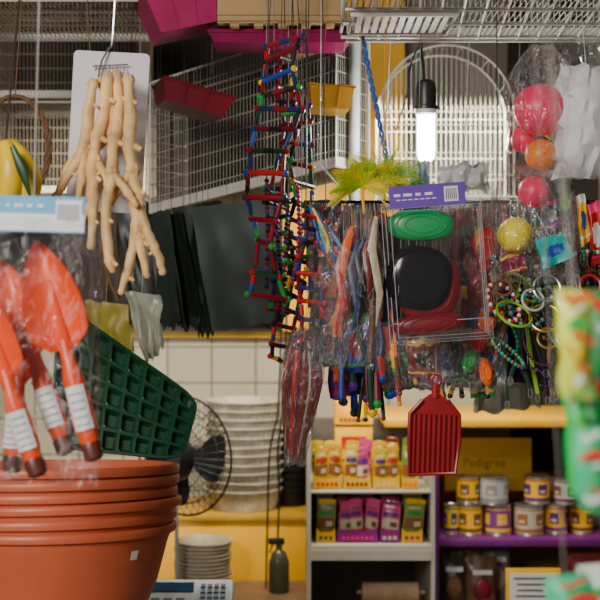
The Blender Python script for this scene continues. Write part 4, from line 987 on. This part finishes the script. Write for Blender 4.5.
for (px, w, h, m_, lb) in ((453, 28, 62, mat('dark_pack', (.06, .03, .03), .3), 'dark brown foil pet snack bag'), (481, 32, 58, mat('pack_brown', (.14, .07, .04), .3), 'brown printed snack bag'), (585, 36, 60, mat('pack_crim', (.3, .03, .03), .4), 'dark red snack bag on lower shelf'),
                          (468, 26, 66, mat('pack_gold', (.35, .22, .05), .3), 'gold foil snack bag on lower shelf'), (496, 28, 64, mat('pack_grey', (.2, .19, .18), .3), 'grey foil snack bag on lower shelf')):
    sack(px, w, h, 3.78 if px not in (468, 496) else 3.88, m_, lb, .613)
T = Thing('price_sign', 'white printed card in yellow frame on lower shelf', 'sign', (W(533, 582, 3.7).x, 3.70, .613))
T.part('frame', MB().box((0, 0, .08), (.17, .01, .16), bev=.002), yellow); T.part('card', MB().box((0, -.006, .085), (.145, .003, .12)), cardw, smooth=False)
mb = MB()
for r_ in range(5): mb.box((-.01+.004*(r_ % 2), -.008, .13-r_*.018), (.1-.01*(r_ % 3), .001, .005))
T.part('print_mark', mb, ink, smooth=False)

# ------------------------------------------------------------------ near goods at the right
def nearpack(cs, d, m_, label, stripes, sm, seed_):
    a, b, c, e = [W(p[0], p[1], d) for p in cs]
    T = Thing('snack_packet', label, 'packet', (a+b)/2, world=True, group='bright packets hanging near the entrance')
    def P(u, v): return a*(1-u)*(1-v)+b*u*(1-v)+c*u*v+e*(1-u)*v
    mb = MB()
    for s in (-1, 1):
        mb.grid(lambda u, v, s=s: P(u, v)+Vector((noise.noise(Vector((u*3, v*4, seed_)))*.004, s*.012*math.sin(math.pi*u)*math.sin(math.pi*v), 0)), 10, 12)
    T.part('packet_body', mb, m_)
    for i, (v0, v1, u0, u1) in enumerate(stripes):
        mb = MB().grid(lambda u, v: P(u0+(u1-u0)*u, v0+(v1-v0)*v+.03*math.sin(u*5+i))+Vector((0, -.0155, 0)), 8, 3); T.part('printed_stripe', mb, sm[i % len(sm)])
    T.part('hang_cord', MB().tube([(a+b)/2, Vector(((a+b).x/2, 1.15, RAIL[1.15]))], .0005, 4), cordm)
brg = mat('near_green', (.02, .42, .08), .35); nred = mat('near_red', (.7, .015, .015), .35)
S_ = [(.04, .1), (.16, .2), (.27, .36), (.42, .46), (.52, .6), (.68, .72), (.78, .86), (.92, .96)]
def st(seed_):
    r2 = random.Random(seed_); return [(a, b, r2.uniform(0, .4), r2.uniform(.55, 1)) for a, b in S_]
nearpack([(556, 288), (590, 292), (594, 400), (560, 396)], .95, mat('near_yellow', (.6, .68, .06), .4), 'yellow and red snack packet hanging', st(1), [nred, white, brg, nred, yellow], 1)
nearpack([(562, 375), (594, 372), (598, 500), (568, 496)], .98, brg, 'green snack packet with pale band', st(2), [white, nred, brg, lime], 2)
nearpack([(584, 290), (640, 288), (644, 480), (588, 470)], 1.02, mat('near_dgreen', (.02, .22, .06), .35), 'dark green snack packet with red stripes', st(3), [nred, white, nred, brg], 3)
nearpack([(572, 430), (610, 425), (612, 515), (578, 508)], .92, mat('near_mint', (.03, .42, .2), .4), 'mint green snack packet', st(4), [white, brg, nred], 4)
nearpack([(544, 578), (585, 572), (620, 640), (552, 640)], .98, mat('near_teal', (.01, .4, .2), .4), 'teal green packet low near entrance', st(5), [nred, brg], 5)
nearpack([(578, 565), (640, 560), (640, 640), (585, 640)], 1.1, mat('near_white', (.5, .55, .45), .4), 'pale packet with green print', st(6), [brg, white], 6)

# ------------------------------------------------------------------ light
def area(name, loc, tgt, size, e, col, label, spread=180):
    l = bpy.data.lights.new(name, 'AREA'); l.shape = 'RECTANGLE'; l.size = size[0]; l.size_y = size[1]; l.energy = e; l.color = col; l.spread = math.radians(spread)
    o = bpy.data.objects.new(name, l); o.location = loc; o.rotation_euler = (Vector(tgt)-Vector(loc)).to_track_quat('-Z', 'Y').to_euler(); COL.objects.link(o); tag(o, label, 'light'); return o
area('daylight_opening', (-1.3, -.7, 2.6), (0, 2.3, 1.4), (1.1, .9), 112, (1, .95, .87), 'daylight entering through the open shop front')
area('shelf_fill', (.1, 3.3, 2.15), (.1, 4.0, .7), (1.7, .12), 32, (1, .9, .7), 'warm fill light added to brighten the back shelves', 150)  # added fill with no fixture, lights the back while cages above stay dark
w = bpy.data.worlds.new('World'); bpy.context.scene.world = w; w.use_nodes = True
w.node_tree.nodes['Background'].inputs[0].default_value = (1, .96, .93, 1); w.node_tree.nodes['Background'].inputs[1].default_value = .14

cam = bpy.data.cameras.new('camera'); co = bpy.data.objects.new('camera', cam); COL.objects.link(co)
co.location = (0, 0, CZ); co.rotation_euler = (math.pi/2, 0, 0); cam.lens = 72; cam.sensor_width = 36
cam.dof.use_dof = True; cam.dof.focus_distance = 2.3; cam.dof.aperture_fstop = 5.0
cam.clip_start = .05
bpy.context.scene.camera = co
